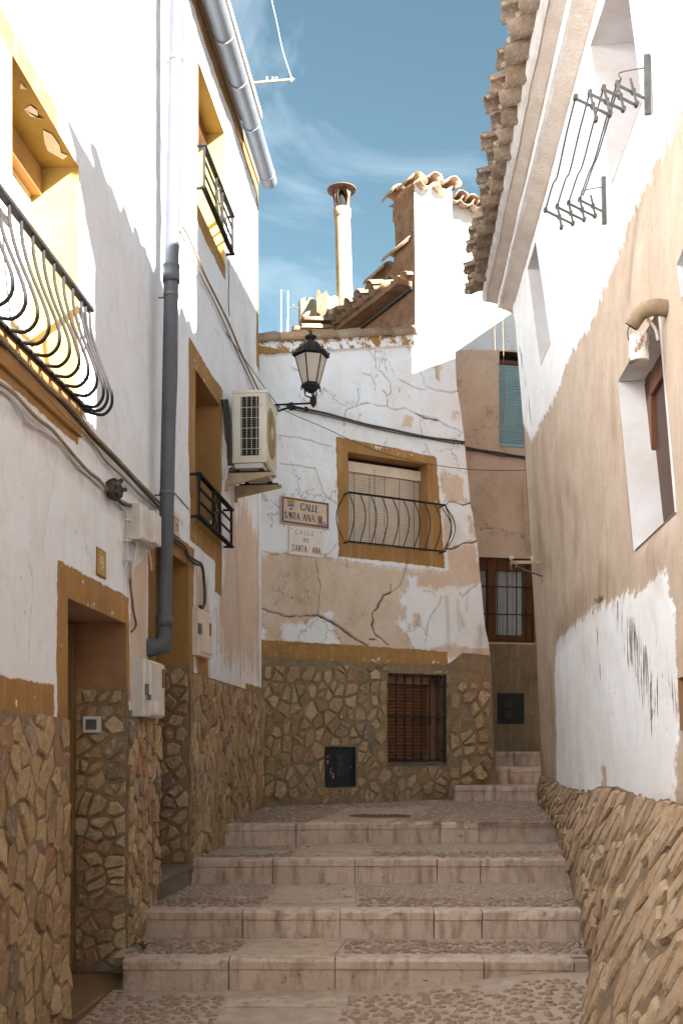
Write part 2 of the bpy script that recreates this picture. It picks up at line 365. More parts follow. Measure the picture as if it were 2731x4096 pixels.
def stone_mat(name, stops, grain=30, bump=.7, tint=.35):
    m = MT(name); c = m.ramp(m.rand(), stops); n = m.noise(9, 6, .65); n2 = m.noise(grain, 6, .7)
    c = m.mix(m.mr(n, .35, .68, 0, tint), c, (.36, .25, .155)); c = m.mix(m.mr(n2, .52, .68, 0, .6), c, (.12, .075, .045)); c = m.mix(m.mr(m.noise(21, 5, .6), .56, .64, 0, .55), c, (.50, .40, .30))
    m.bump(m.math('ADD', n2, m.math('MULTIPLY', n, 1.4)), bump, .02); return m.fin(c, .9, spec=.2)
STN = [(0, (.42, .275, .145)), (.18, (.33, .215, .115)), (.36, (.40, .28, .16)), (.52, (.48, .34, .19)), (.64, (.28, .18, .10)), (.76, (.34, .175, .105)), (.84, (.52, .385, .235)), (.92, (.14, .115, .10)), (1, (.38, .26, .14))]
M = {}
M['w1'] = plaster('house_nine_plaster', streak=.3, craz=.25)
M['w2'] = plaster('house_eleven_plaster', streak=.65, soft=.02, craz=.3, se=.4)
M['wc'] = plaster('corner_house_plaster', streak=.35, rs=1.2, soft=.022, craz=.8, edge=.22)
M['wd'] = plaster('back_house_plaster', b1=(.50, .335, .24), b2=(.42, .255, .165), b3=(.27, .15, .085), streak=.2)
M['wf'] = plaster('right_house_plaster', dark=(.12, .10, .08), w1=(.77, .775, .79), w2=(.71, .675, .64), b1=(.50, .405, .32), b2=(.43, .33, .245), b3=(.33, .22, .14), streak=.8, edge=.26, soft=.012, se=.07, craz=.35)
M['ochre'] = simple('ochre_paint', OCH, OCH2, 3, .9, bump=.5)
M['ochre_pale'] = simple('ochre_reveal_paint', (.41, .285, .09), (.34, .23, .065), 3, .9, bump=.5)
M['brownwash'] = simple('brown_washed_plaster', (.30, .17, .085), (.22, .12, .065), 3, .9, bump=.5)
M['revwhite'] = simple('whitewashed_reveal', (.68, .68, .70), (.60, .56, .53), 4, .9, bump=.5)
M['mortar'] = simple('sandy_mortar', (.30, .218, .135), (.215, .152, .09), 16, .95, bump=1, bd=.014)
M['earth'] = simple('bare_adobe', (.30, .175, .105), (.18, .095, .055), 7, .95, bump=1, bd=.03)
M['stone'] = stone_mat('wall_stone', STN)
M['stonef'] = stone_mat('slanted_stone', [(0, (.44, .31, .19)), (.4, (.37, .255, .155)), (.7, (.50, .36, .23)), (1, (.32, .215, .13))], 24, .8, .2)
M['pebble'] = stone_mat('pebble', [(0, (.29, .195, .14)), (.3, (.25, .175, .135)), (.55, (.36, .26, .195)), (.8, (.23, .18, .15)), (1, (.40, .30, .23))], 60, .2, .1)
M['cement'] = simple('worn_cement', (.43, .34, .27), (.32, .245, .19), 9, .92, bump=.8, bd=.008)
M['iron'] = simple('painted_iron', (.016, .016, .018), (.028, .024, .022), 20, .75, bump=.15, spec=.15)
M['iron2'] = simple('grey_galvanised_iron', (.15, .155, .15), (.10, .10, .095), 20, .5, .3, bump=.15)
M['pvc'] = simple('grey_pvc', (.078, .085, .10), (.062, .067, .08), 3, .55, bump=.05, spec=.4)
M['gutter'] = simple('grey_gutter_plastic', (.135, .148, .165), (.11, .12, .135), 5, .5, bump=.1)
M['cream'] = simple('cream_plastic_slat', (.68, .60, .50), (.60, .51, .41), 5, .6, bump=.1)
M['brownslat'] = simple('brown_slat', (.22, .085, .035), (.16, .06, .028), 5, .55, bump=.1)
M['blueslat'] = simple('faded_blue_slat', (.24, .42, .46), (.36, .50, .53), 2.2, .6, bump=.1)
M['dark'] = simple('dark_interior', (.012, .01, .009), (.01, .008, .007), 5, .9)
M['wood'] = simple('brown_window_wood', (.16, .062, .028), (.11, .042, .02), 6, .5, bump=.3, st=True)
M['darkwood'] = simple('dark_stained_wood', (.075, .033, .018), (.05, .022, .013), 6, .5, bump=.3, st=True)
M['doorwood'] = simple('olive_brown_door_frame', (.17, .105, .035), (.12, .07, .026), 6, .5, bump=.2, st=True)
M['cablew'] = simple('dusty_pale_cable', (.36, .27, .18), (.24, .17, .10), 12, .8)
M['cableb'] = simple('black_cable', (.035, .033, .032), (.08, .065, .05), 12, .7)
M['boxw'] = simple('grey_white_plastic', (.60, .57, .54), (.50, .46, .42), 6, .6, bump=.1)
M['marble'] = simple('dark_marble', (.10, .085, .075), (.20, .17, .15), 9, .35, bump=.1)
M['slate'] = simple('brown_threshold_stone', (.20, .12, .06), (.15, .085, .045), 4, .45, bump=.2)
M['vent'] = simple('black_painted_steel', (.018, .02, .026), (.03, .028, .03), 14, .45, bump=.1)
M['acw'] = simple('yellowed_white_enamel', (.66, .62, .54), (.58, .52, .42), 4, .5, bump=.05)
M['acgold'] = simple('faded_fan_grille', (.42, .34, .18), (.36, .28, .14), 4, .6)
M['fibro'] = simple('stained_fibre_cement', (.36, .30, .22), (.29, .20, .10), 5, .9, bump=.5, st=False)
M['rust'] = simple('rusty_steel', (.16, .085, .05), (.09, .06, .045), 14, .8, bump=.4)
M['tile'] = stone_mat('clay_roof_tile', [(0, (.34, .22, .14)), (.3, (.26, .17, .11)), (.6, (.40, .27, .16)), (.8, (.30, .23, .17)), (1, (.22, .14, .09))], 22, .6, .3)
M['soffit'] = simple('shaded_soffit_ochre', (.26, .165, .038), (.20, .125, .03), 3, .9, bump=.5)  # reveal ochre darkened, so the soffit's shade is in the colour
M['tileold'] = stone_mat('weathered_eave_tile', [(0, (.26, .18, .12)), (.35, (.17, .12, .085)), (.7, (.33, .25, .18)), (1, (.13, .095, .07))], 26, .9, .35)
M['corn'] = simple('limewashed_cornice', (.60, .52, .45), (.50, .40, .32), 6, .92, bump=.9, bd=.01)
M['cornw'] = simple('white_cornice_rib', (.78, .75, .72), (.66, .60, .54), 8, .92, bump=.9, bd=.01)
M['curtain'] = simple('net_curtain', (.75, .76, .80), (.6, .6, .64), 20, .8)
M['bamboo'] = simple('ochre_steel_bracket', (.42, .33, .22), (.34, .25, .15), 8, .6)
M['leaf'] = simple('dry_leaf', (.10, .06, .025), (.06, .04, .02), 30, .8)
# ================================================ THE SETTING
def sheet(name, poly_or_rect, zf, h, mat, parent=None, kind='structure', amp=.004, seed=0):
    x0, x1, y0, y1, yf0, yf1 = poly_or_rect
    nx, ny = int((x1-x0)/h)+1, max(2, int((y1-y0)/h)+1); x = np.linspace(x0, x1, nx+1); t = np.linspace(0, 1, ny+1)
    X, T = np.meshgrid(x, t, indexing='ij'); Y = yf0(X)*(1-T)+yf1(X)*T; Z = zf(X, Y)+amp*2*fbm(X*3, Y*3, seed)+amp*fbm(X*14, Y*14, seed+3)
    vs = np.stack([X, Y, Z], 2).reshape(-1, 3); w = ny+1
    fs = [(i*w+j, (i+1)*w+j, (i+1)*w+j+1, i*w+j+1) for i in range(nx) for j in range(ny)]
    mb = MB(); mb.add(vs, fs, True); o = mb.build(name, mat, parent)
    if kind: o['kind'] = kind
    return o
mb = MB().add([(-300, -300, -.9), (300, -300, -.9), (300, 400, -.9), (-300, 400, -.9)], [(0, 1, 2, 3)]); mb.build('ground', M['cement'])['kind'] = 'structure'
def linefn(p, q): return lambda X: p[1]+(np.asarray(X)-p[0])*(q[1]-p[1])/(q[0]-p[0])
STEP = [ # z, left px, right px, joints px
    (.20, (502, 3838), (2294, 3838), (915, 1340, 1935)),
    (.37, (600, 3640), (2317, 3644), (970, 1360, 1735, 1927)),
    (.55, (780, 3438), (2262, 3434), (1092, 1418, 1748, 1921)),
    (.73, (918, 3297), (2225, 3284), (1184, 1471, 1760, 1914))]
SL = []
for z, l, r, j in STEP:
    p, q = atz(*l, z), atz(*r, z); SL.append((z, p, q, j))
def lowz(X, Y):
    t = np.clip((np.asarray(X)-.1)/1.2, 0, 1); t = t*t*(3-2*t)
    return .028+(Y-5.8)*.055+t*.10*np.clip((np.asarray(Y)-4.5)/1.2, 0, 1)
def landz(X, Y): return .725+(np.asarray(Y)-8.9)*.02
f0 = linefn(SL[0][1], SL[0][2])
zone = [('street_paving', (-2.6, 2.4, 2.0, 5.8, lambda X: 2.0+0*X, lambda X: f0(X)+.01), lowz)]
for k in range(4):
    fa = linefn(SL[k][1], SL[k][2])
    if k < 3:
        fb = linefn(SL[k+1][1], SL[k+1][2]); zz = SL[k][0]-.007
        zone.append(('street_step', ((-1.31, -1.29, -1.22)[k], 2.3, 0, 1.2, lambda X, fa=fa: fa(X)+.10, lambda X, fb=fb: fb(X)+.01), lambda X, Y, zz=zz: zz+0*X))
    else:
        zone.append(('street_landing', (-1.5, 3.0, 0, 3.5, lambda X, fa=fa: fa(X)+.10, lambda X: 12.2+0*X), landz))
roots = []
for i, (nm, rc, zf) in enumerate(zone):
    o = sheet(nm, rc, zf, .045, M['cement'], seed=i*31); roots.append(o)
sheet('street_behind', (-2.8, 2.8, -8, 2, lambda X: -8+0*X, lambda X: 2.01+0*X), lambda X, Y: lowz(X, 2.0+0*Y)-.002, .5, M['cement'])
# kerb blocks
def kerb_mat():
    m = MT('pink_limestone_kerb'); n = m.noise(3.5, 8, .7); st = m.noise(1, 6, .65, m.map((14, 14, 3))); n3 = m.noise(38, 5, .65)
    c = m.mix(m.mr(n, .38, .64), (.58, .45, .365), (.46, .34, .27)); c = m.mix(m.mr(m.rand(), 0, 1, 0, .35), c, (.40, .30, .23)); c = m.mix(m.mr(st, .48, .68, 0, .85), c, (.235, .16, .11))
    c = m.mix(m.mr(m.noise(7, 7, .7), .57, .66, 0, .8), c, (.56, .46, .39)); c = m.mix(m.mr(m.noise(10, 4, .6), .64, .7, 0, .55), c, (.12, .075, .05)); c = m.mix(m.mr(n3, .6, .72, 0, .5), c, (.17, .11, .08))
    m.bump(m.math('ADD', n3, m.noise(9, 6, .6)), .5, .007); return m.fin(c, .85, spec=.25)
M['kerb'] = kerb_mat()
def slab_mat():
    m = MT('tan_paving_slab'); n = m.noise(4, 8, .7); st = m.noise(1, 6, .65, m.map((3, 26, 3)))
    c = m.mix(m.mr(n, .38, .64), (.50, .39, .31), (.39, .295, .225)); c = m.mix(m.mr(st, .5, .75, 0, .6), c, (.26, .18, .12)); c = m.mix(m.mr(m.rand(), 0, 1, 0, .4), c, (.38, .275, .185)); c = m.mix(m.mr(m.noise(12, 7, .75), .5, .66, 0, .7), c, (.24, .17, .125)); c = m.mix(m.mr(m.noise(9, 3, .5), .66, .7, 0, .6), c, (.10, .07, .05))
    m.bump(m.noise(30, 5, .65), .4, .005); return m.fin(c, .8, spec=.25)
M['slab'] = slab_mat()
def kerb(p0, p1, z, zb, parent, d=.15):
    """one kerb stone from p0 to p1 (x, y): riser with a proud, worn nosing"""
    L = math.hypot(p1[0]-p0[0], p1[1]-p0[1]); ux, uy = (p1[0]-p0[0])/L, (p1[1]-p0[1])/L; nx, ny = uy, -ux
    def P(a, b, c): return (p0[0]+a*ux+c*nx, p0[1]+a*uy+c*ny, b)
    prof = [(-d, zb), (0, zb), (.001, z-.062), (.009, z-.054), (.011, z-.012), (.004, z-.001), (-.008, z+.001), (-d, z)]
    n = max(3, int(L/.05)); mb = MB(); vs = []; s = random.random()*50
    for i in range(n+1):
        a = .0035+(L-.007)*i/n; e = .004 if i in (0, n) else 0
        for k, (c, b) in enumerate(prof):
            j = .0055*float(fbm(np.array([a*7+s]), np.array([k*.7]), 3, 3)[0])*2; ch = .006*max(0, float(fbm(np.array([a*11+s]), np.array([9.]), 5, 3)[0]-.08))*12 if k in (4, 5) else 0
            vs.append(P(a, b+j*.6-ch-(e if k in (5, 6) else 0), c+(j-ch-e if k not in (0, 7) else 0)))
    m = len(prof); fs = [(i*m+k, (i+1)*m+k, (i+1)*m+(k+1) % m, i*m+(k+1) % m) for i in range(n) for k in range(m)]
    mb.add(vs, fs); mb.add([vs[k] for k in range(m)], [tuple(range(m))]); mb.add([vs[n*m+k] for k in range(m)], [tuple(range(m-1, -1, -1))])
    return mb.build('kerb_stone', M['kerb'], parent)
for k, (z, p, q, js) in enumerate(SL):
    fa = linefn(p, q); xs = [-1.42]
    for jx in js: u = (jx-1365.5)/FPX; X = 0
    def xat(jx):
        u = (jx-1365.5)/FPX; s = (q[1]-p[1])/(q[0]-p[0]); return u*(p[1]-p[0]*s)/(1-u*s)
    xs = [(-1.235, -1.27, -1.24, -1.13)[k]]+[xat(j) for j in js]+[q[0] if k == 0 else (0, 1.66, 1.80, 1.98)[k]]
    for a, b in zip(xs, xs[1:]):
        zz = z-(.03 if (k == 0 and a > 1) else 0)*0
        kerb((a, float(fa(a))), (b, float(fa(b))), z+random.uniform(-.003, .003), z-.32, roots[k+1])
cp = MB(); cp.box(lambda a, b, c: (a, b, c), SL[0][2][0]+.004, SL[0][2][0]+.3, SL[0][2][1], SL[0][2][1]+.16, -.05, .185); cp.build('cement_patch', M['cement'], roots[1])
# pale paving slabs up the middle
def slab(pts, z, parent, n=1, flip=False, t=.03):
    A, B, C_, D = [atz(x, y, z) for x, y in pts]   # far left, far right, near right, near left
    for k in range(n):
        f0_, f1_ = k/n, (k+1)/n; L = lambda P_, Q, t_: (P_[0]+(Q[0]-P_[0])*t_, P_[1]+(Q[1]-P_[1])*t_)
        if flip: q = [L(A, D, f0_), L(B, C_, f0_), L(B, C_, f1_), L(A, D, f1_)]
        else: q = [L(A, B, f0_), L(A, B, f1_), L(D, C_, f1_), L(D, C_, f0_)]
        cx, cy = sum(p[0] for p in q)/4, sum(p[1] for p in q)/4; q = [(cx+(p[0]-cx)*.992, cy+(p[1]-cy)*.992) for p in q]
        dz = random.uniform(0, .004)
        zs = [z if not callable(parent) else 0]*4
        mb = MB(); vs = [(p[0], p[1], z-t) for p in q]+[(p[0], p[1], z+.001+dz) for p in q]+[(cx+(p[0]-cx)*.985, cy+(p[1]-cy)*.985, z+.005+dz) for p in q]
        f = [(11, 10, 9, 8)]
        for s in (0, 4):
            for i in range(4): j = (i+1) % 4; f.append((s+j, s+i, s+4+i, s+4+j))
        mb.add(vs, f).build('paving_slab', M['slab'], parent)
slab([(1000, 3757), (1390, 3757), (1340, 3822), (925, 3822)], .196, roots[1])
slab([(1110, 3537), (1425, 3540), (1425, 3612), (1058, 3612)], .366, roots[2], 1)
slab([(1215, 3373), (1500, 3373), (1487, 3424), (1172, 3424)], .546, roots[3])
slab([(1395, 3241), (1700, 3241), (1560, 3288), (1245, 3288)], .738, roots[4])
slab([(935, 3955), (1348, 3952), (1345, 4030), (895, 4030)], .012, roots[0]); slab([(893, 4034), (1345, 4034), (1345, 4190), (812, 4190)], -.026, roots[0])
PAVE = {0: [(935, 3950), (1348, 3950), (1345, 4190), (812, 4190)], 1: [(1000, 3755), (1392, 3755), (1338, 3850), (905, 3850)], 2: [(1110, 3533), (1425, 3533), (1425, 3640), (1040, 3640)], 3: [(1215, 3370), (1500, 3370), (1487, 3445), (1160, 3445)], 4: [(1395, 3240), (1700, 3240), (1560, 3300), (1230, 3300)]}
# pebbles: shared low domes
def pebble_mesh(sd):
    r = random.Random(sd); n = 8; vs = []; w = [r.uniform(.82, 1.1) for _ in range(n)]
    for f, z in ((1, -.006), (.93, .0045), (.55, .0115)):
        for i in range(n): a = 2*math.pi*i/n; vs.append((math.cos(a)*f*w[i], math.sin(a)*f*w[i], z))
    vs.append((0, 0, .013)); fs = [(k*n+i, k*n+(i+1) % n, (k+1)*n+(i+1) % n, (k+1)*n+i) for k in (0, 1) for i in range(n)]+[(2*n+i, 2*n+(i+1) % n, 3*n) for i in range(n)]
    me = bpy.data.meshes.new('pebble'); me.from_pydata(vs, [], fs); me.polygons.foreach_set('use_smooth', [True]*len(fs)); me.materials.append(M['pebble']); return me, vs, fs
PB = [pebble_mesh(i) for i in range(8)]
ex = {0: (-1.45, 1.65, 4.25, 5.66), 1: (-1.25, 1.55, 5.98, 6.36), 2: (-1.2, 1.72, 6.60, 7.58), 3: (-1.15, 1.9, 7.86, 8.78), 4: (-1.05, 2.2, 9.08, 12.0)}
for i, root in enumerate(roots):
    x0, x1, y0, y1 = ex[i]; zf = zone[i][2]; pv = [atz(x, y, {0: .0, 1: .2, 2: .37, 3: .55, 4: .74}[i]) for x, y in PAVE[i]]
    sx, sy = (.062, .048) if i < 4 else (.075, .055); pts = []; r = 0; y = y0
    while y < y1:
        x = x0+(r % 2)*sx*.5
        while x < x1:
            X, Y = x+random.uniform(-.3, .3)*sx, y+random.uniform(-.32, .32)*sy
            if random.random() < .93 and not (i == 4 and Y > 10.75+.53*(X+.83)): pts.append((X, Y))
            x += sx
        y += sy; r += 1
    P_ = np.array(pts); bad = inside(P_[:, 0], P_[:, 1], pv) | (seg_dist(P_[:, 0], P_[:, 1], pv) < .02)
    gap = fbm(P_[:, 0]*1.2, P_[:, 1]*1.2, 77+i, 3) > (.23 if i != 0 else .2)
    pts = [p for p, b, g in zip(pts, bad, gap) if not b and not g]; pts.sort(key=lambda p: p[1])
    rest = MB()
    for n_, (X, Y) in enumerate(pts):
        me, vs, fs = PB[random.randrange(8)]; s1 = sx*.5*random.uniform(.62, 1.0); s2 = sy*.5*random.uniform(.55, .95); an = random.gauss(0, .22) if i else random.gauss(.1, .3)
        Z = float(zf(np.array([X]), np.array([Y]))[0])-.001
        if n_ < 300:
            o = bpy.data.objects.new('pebble', me); col.objects.link(o); o.parent = root; o.location = (X, Y, Z); o.scale = (s1, s2, random.uniform(.8, 1.35)); o.rotation_euler = (0, 0, an)
        else:
            c, s = math.cos(an), math.sin(an); rest.add([(X+(vx*s1*c-vy*s2*s), Y+(vx*s1*s+vy*s2*c), Z+vz) for vx, vy, vz in vs], fs, True)
    if rest.v: rest.build('pebble', M['pebble'], root)['kind'] = 'stuff'
# side stair on the right of the corner house
SS = [(.955, 11.62, (1821, 2175), [1930, 2050]), (1.15, 12.42, (1934, 2175), [2030]), (1.335, 13.4, (1981, 2175), [2060])]
for k, (z, Y, (xa, xb), js) in enumerate(SS):
    X = lambda x, Y=Y: (x-1365.5)/FPX*Y
    base = MB().box(lambda a, b, c: (a, b, c), X(xa)-.0, 3.2, Y+.12, (SS[k+1][1] if k < 2 else 15.2), .3, z-.004); st = base.build('side_stair_step', M['cement']); st['kind'] = 'structure'
    xs = [X(xa)]+[X(j) for j in js]+[X(xb)+.5]
    for a, b in zip(xs, xs[1:]): kerb((a, Y+.04*(b-a)), (b, Y-.03), z, z-.26, st, .13)
# ================================================ HOUSE NUMBER NINE (left)
h9 = thing('white_house', 'white house with ochre trim and number nine plate at far left', 'house', (-1.4, 5, 0))
def ysafe(*a): return a
WINH = rect(4.42, 5.28, 3.18, 4.39)
NB = lambda k: None
o9 = [(2.4, 1.58), (4.4, 1.555), (5.127, 1.535), (5.127, 2.145), (6.13, 2.135), (6.13, 1.62), (6.6, 1.64), (6.6, 7.25), (2.4, 7.25)]
def f9(A, B):
    oc = np.maximum.reduce([sdf(A, B, rect(2.0, 4.93, 1.3, 1.70)), sdf(A, B, [(4.97, 1.3), (4.97, 2.31), (6.2, 2.30), (6.2, 1.3)]), sdf(A, B, [(4.0, 4.39), (5.0, 4.39), (4.98, 4.50), (4.0, 4.53)]), sdf(A, B, rect(3.9, 5.27, 2.95, 3.2))])
    raw = sdf(A, B, px(W1, (512, 2235), (560, 2170), (610, 2180), (610, 2830), (500, 2830), (515, 2400)))-.045
    raw = np.maximum(raw, sdf(A, B, px(W1, (395, 2290), (500, 2330), (505, 2390), (430, 2350)))-.05)
    dirt = .75*np.clip(1-seg_dist(A, B, px(W1, (0, 1600), (150, 1740), (240, 1830), (400, 1990), (500, 2060)), False)/.07, 0, 1)
    dirt = np.maximum(dirt, .55*np.clip(1-seg_dist(A, B, px(W1, (0, 1480), (300, 1760), (610, 2050)), False)/.06, 0, 1))
    dirt = np.maximum(dirt, .5*np.clip(1-seg_dist(A, B, px(W1, (490, 2100), (500, 2330)), False)/.05, 0, 1))
    return dict(fO=oc, fA=raw, fD=dirt, fP=.12+0*A)
cr9 = [(px(W1, (232, 1830), (215, 1960), (195, 2080), (182, 2180), (186, 2230)), .004), (px(W1, (325, 1940), (332, 2080), (345, 2190), (368, 2235)), .004), (px(W1, (116, 2260), (135, 2330), (137, 2410), (128, 2480), (125, 2700)), .003), (px(W1, (15, 0), (40, 60), (55, 130), (68, 200)), .006), (px(W1, (328, 590), (332, 650), (318, 720)), .006), (px(W1, (25, 1650), (12, 1710)), .004)]
grid_wall('wall', W1, o9, [WINH], .014, M['w1'], h9, f9, .010, cr9, 1)
reveal('window_reveal', W1, WINH, .27, M['ochre_pale'], h9, sides=(0, 1, 3)); reveal('lintel_soffit', W1, WINH, .27, M['soffit'], h9, sides=(2,))
reveal('door_reveal', W1, rect(5.127, 6.13, 1.75, 2.14), .34, M['brownwash'], h9, sides=(1, 2))
MB().bbox(W1.P, 3.9, 5.285, 2.995, 3.175, -.02, .022).build('window_sill', M['ochre'], h9)
MB().poly(W1.P, [(5.26, 4.2), (5.12, 4.27), (5.20, 4.3)], 0, 0.001) if 0 else None
# peeled spots on the underside of the lintel
for pts in ([(4.95, -.06), (4.99, -.03), (5.08, -.025), (5.14, -.04), (5.17, -.015), (5.2, -.05), (5.12, -.10), (5.05, -.09)], [(4.76, -.05), (4.80, -.03), (4.86, -.05), (4.87, -.02), (4.84, -.08), (4.79, -.09)], [(4.6, -.03), (4.65, -.02), (4.64, -.05)]):
    vs = [W1.P(a, 4.384, c) for a, c in pts]; MB().add(vs, [tuple(range(len(vs)))]).build('peeled_plaster', M['corn'], h9)
# window: roller shutter in the recess
wn9 = MB().box(W1.P, 4.38, 5.30, 3.1, 4.45, -.33, -.29).build('window', M['dark'], h9)
MB().bbox(W1.P, 4.42, 5.279, 4.25, 4.389, -.26, -.19).build('shutter_box', M['ochre'], wn9)
for k in range(25): MB().bbox(W1.P, 4.42, 5.278, 3.185+k*.044, 3.185+k*.044+.038, -.262, -.245, .006).build('slat', M['cream'], wn9)
for a in (4.62, 4.86, 5.1): MB().box(W1.P, a, a+.007, 3.185, 4.2, -.27, -.2435).build('tape', M['boxw'], wn9)
# body behind and side walls
MB().box(W1.P, -7, 4.44, -.6, 7.1, -5, -.34).box(W1.P, 5.26, 6.6, -.6, 7.1, -5, -.34).box(W1.P, 4.44, 5.26, -.6, 3.1, -5, -.36).box(W1.P, 4.44, 5.26, 4.5, 7.1, -5, -.36).build('inner_wall', M['revwhite'], h9)
MB().box(W1.P, -7, 2.42, -.6, 7.1, -.33, .005).build('front_wall_end', M['revwhite'], h9)
MB().box(W1.P, -7, 6.6, 7.25, 7.35, -5, .32).build('roof_slab', M['tile'], h9)
# door in its recess
d9 = MB().box(W1.P, 5.06, 6.2, -.1, 2.2, -.42, -.36).build('door', M['darkwood'], h9)
MB().bbox(W1.P, 6.06, 6.125, .06, 2.13, -.36, -.30).bbox(W1.P, 5.127, 6.06, 2.06, 2.13, -.36, -.30).build('door_frame', M['doorwood'], d9)
for a0, a1 in ((5.2, 5.58), (5.64, 6.0)):
    for b0, b1 in ((.25, 1.0), (1.1, 1.95)): MB().bbox(W1.P, a0, a1, b0, b1, -.36, -.345, .01).build('door_panel', M['darkwood'], d9)
MB().bbox(W1.P, 5.129, 6.129, -.1, .045, -.36, .03, .008).build('threshold', M['slate'], h9)
# stone plinth: mortar bed and stones
def bed(w, poly, c, parent, seed, name='mortar_bed', mat='mortar', h=.03):
    return grid_wall(name, w, poly, [], h, M[mat], parent, lambda A, B: dict(disp=c+.010*fbm(A*6, B*6, seed, 4)*2), .006, (), seed)
bed(W1, [(2.4, -.4), (5.127, -.4), (5.127, 1.54), (2.4, 1.59)], .012, h9, 3)
bed(W1, [(6.13, -.4), (6.66, -.4), (6.66, 1.64), (6.13, 1.62)], .012, h9, 4)
MB().box(W1.P, 2.4, 5.127, -.4, 1.5, -.34, .0).box(W1.P, 6.13, 6.6, -.4, 1.6, -.34, .0).build('plinth_core', M['mortar'], h9)
stones(W1.P, [(2.45, -.2), (5.12, -.02), (5.125, 1.55), (2.45, 1.59)], [], .108, h9, M['stone'], 1.35, ang=88, gap=.006, hgt=.009, seed=11, cap=170, c_off=.014)
stones(W1.P, [(6.14, .0), (6.66, .08), (6.66, 1.63), (6.135, 1.62)], [], .085, h9, M['stone'], aspect=1.5, ang=88, gap=.005, hgt=.010, seed=12, cap=70, c_off=.016)
# plinth of the door's far jamb (faces down the street)
J9 = Face(W1.P(6.13, 0, .0)[0], W1.P(6.13, 0, .0)[1], 0); J9.o = W1.P(6.13, 0, -.34)[:2]; J9.u = tuple(W1.N[:2]); J9.n = (-W1.U[0], -W1.U[1]); J9.P = lambda a, b, c=0: (J9.o[0]+a*J9.u[0]+c*J9.n[0], J9.o[1]+a*J9.u[1]+c*J9.n[1], b+0*a)
grid_wall('mortar_bed', J9, rect(-.02, .352, -.1, 1.755), [], .03, M['mortar'], h9, lambda A, B: dict(disp=.006*fbm(A*9, B*9, 5, 3)), .003, (), 8)
stones(J9.P, rect(0, .345, .045, 1.75), [], .088, h9, M['stone'], aspect=1.25, ang=30, jit=.5, gap=.009, hgt=.010, seed=13, cap=60, c_off=.004)
# ================================================ HOUSE NUMBER ELEVEN
h11 = thing('white_house', 'tall white house with ochre window surrounds and number eleven plate', 'house', (-1.1, 8.5, 0))
H_AC = rect(7.90, 8.75, 3.12, 4.31); H_UP = rect(7.98, 8.93, 5.62, 6.75)
o11 = [(6.6, 1.64), (6.815, 1.66), (6.815, 2.765), (7.68, 2.755), (7.68, 1.96), (10.75, 1.95), (10.74, 4.9), (10.58, 5.55), (10.56, 7.2), (6.6, 7.2)]
def f11(A, B):
    oc = np.maximum.reduce([sdf(A, B, rect(6.64, 7.86, 1.5, 2.915)), sdf(A, B, [(7.72, 2.96), (7.70, 4.49), (8.87, 4.49), (8.84, 2.96)]), sdf(A, B, rect(7.93, 8.98, 5.48, 5.63)), sdf(A, B, rect(10.46, 10.7, 5.3, 7.3)), sdf(A, B, rect(6.5, 10.7, 7.06, 7.3)), sdf(A, B, rect(7.95, 8.35, 1.9, 2.16))-.01, sdf(A, B, rect(9.9, 10.75, 1.9, 2.03))-.01, sdf(A, B, [(8.6, 2.7), (8.86, 2.7), (8.85, 3), (8.6, 3)])])
    raw = .45*(sdf(A, B, px(W2, (862, 2330), (900, 2020), (975, 1900), (1045, 2120), (1046, 2790), (960, 2770), (880, 2720), (830, 2600)))-.22); raw = np.where(B < 2.6, raw*.45-.004, raw)
    raw = np.maximum(raw, sdf(A, B, px(W2, (775, 2250), (840, 2300), (850, 2760), (775, 2700)))-.06)
    raw = np.maximum(raw, sdf(A, B, px(W2, (680, 2000), (740, 2080), (745, 2140), (680, 2110)))-.05)
    dirt = .7*np.clip(1-seg_dist(A, B, px(W2, (1035, 1420), (1030, 1750), (1035, 2700)), False)/.10, 0, 1)
    dirt = np.maximum(dirt, .5*np.clip(1-seg_dist(A, B, px(W2, (930, 1960), (950, 2300), (955, 2700)), False)/.12, 0, 1))
    tt = -.3+0*A
    return dict(fO=oc, fA=raw, fD=dirt, fT=tt, fP=np.where(B > 4.3, .25, 0)-.1)
cr11 = [(px(W2, (862, 2240), (855, 2330), (845, 2420), (838, 2500), (832, 2560), (828, 2650)), .010), (px(W2, (1005, 1380), (1003, 1440), (1002, 1520)), .003), (px(W2, (795, 1310), (790, 1380)), .003), (px(W2, (1032, 1930), (1030, 2050), (1034, 2200), (1032, 2400)), .004), (px(W2, (860, 1320), (885, 1350), (892, 1400)), .003), (px(W2, (770, 2160), (772, 2230)), .004)]
grid_wall('wall', W2, o11, [H_AC, H_UP], .0155, M['w2'], h11, f11, .014, cr11, 21)
reveal('window_reveal', W2, H_AC, .30, M['ochre'], h11); reveal('window_reveal', W2, H_UP, .24, M['ochre_pale'], h11, sides=(0, 1, 3)); reveal('lintel_soffit', W2, H_UP, .24, M['soffit'], h11, sides=(2,))
reveal('door_reveal', W2, rect(6.817, 7.68, 2.0, 2.76), .34, M['ochre'], h11, sides=(1, 2, 3))
w = MB().box(W2.P, 7.85, 8.8, 3.0, 4.4, -.36, -.30).build('window', M['dark'], h11); MB().bbox(W2.P, 8.58, 8.745, 3.13, 4.3, -.30, -.25).bbox(W2.P, 7.905, 8.58, 4.22, 4.3, -.30, -.25).build('window_frame', M['wood'], w)
w = MB().box(W2.P, 7.93, 8.98, 5.55, 6.8, -.30, -.24).build('window', M['dark'], h11)
for k in range(24): MB().bbox(W2.P, 7.985, 8.925, 5.63+k*.042, 5.63+k*.042+.035, -.24, -.222, .006).build('slat', M['cream'], w)
MB().bbox(W2.P, 7.985, 8.925, 6.64, 6.745, -.24, -.15).build('shutter_box', M['wood'], w)
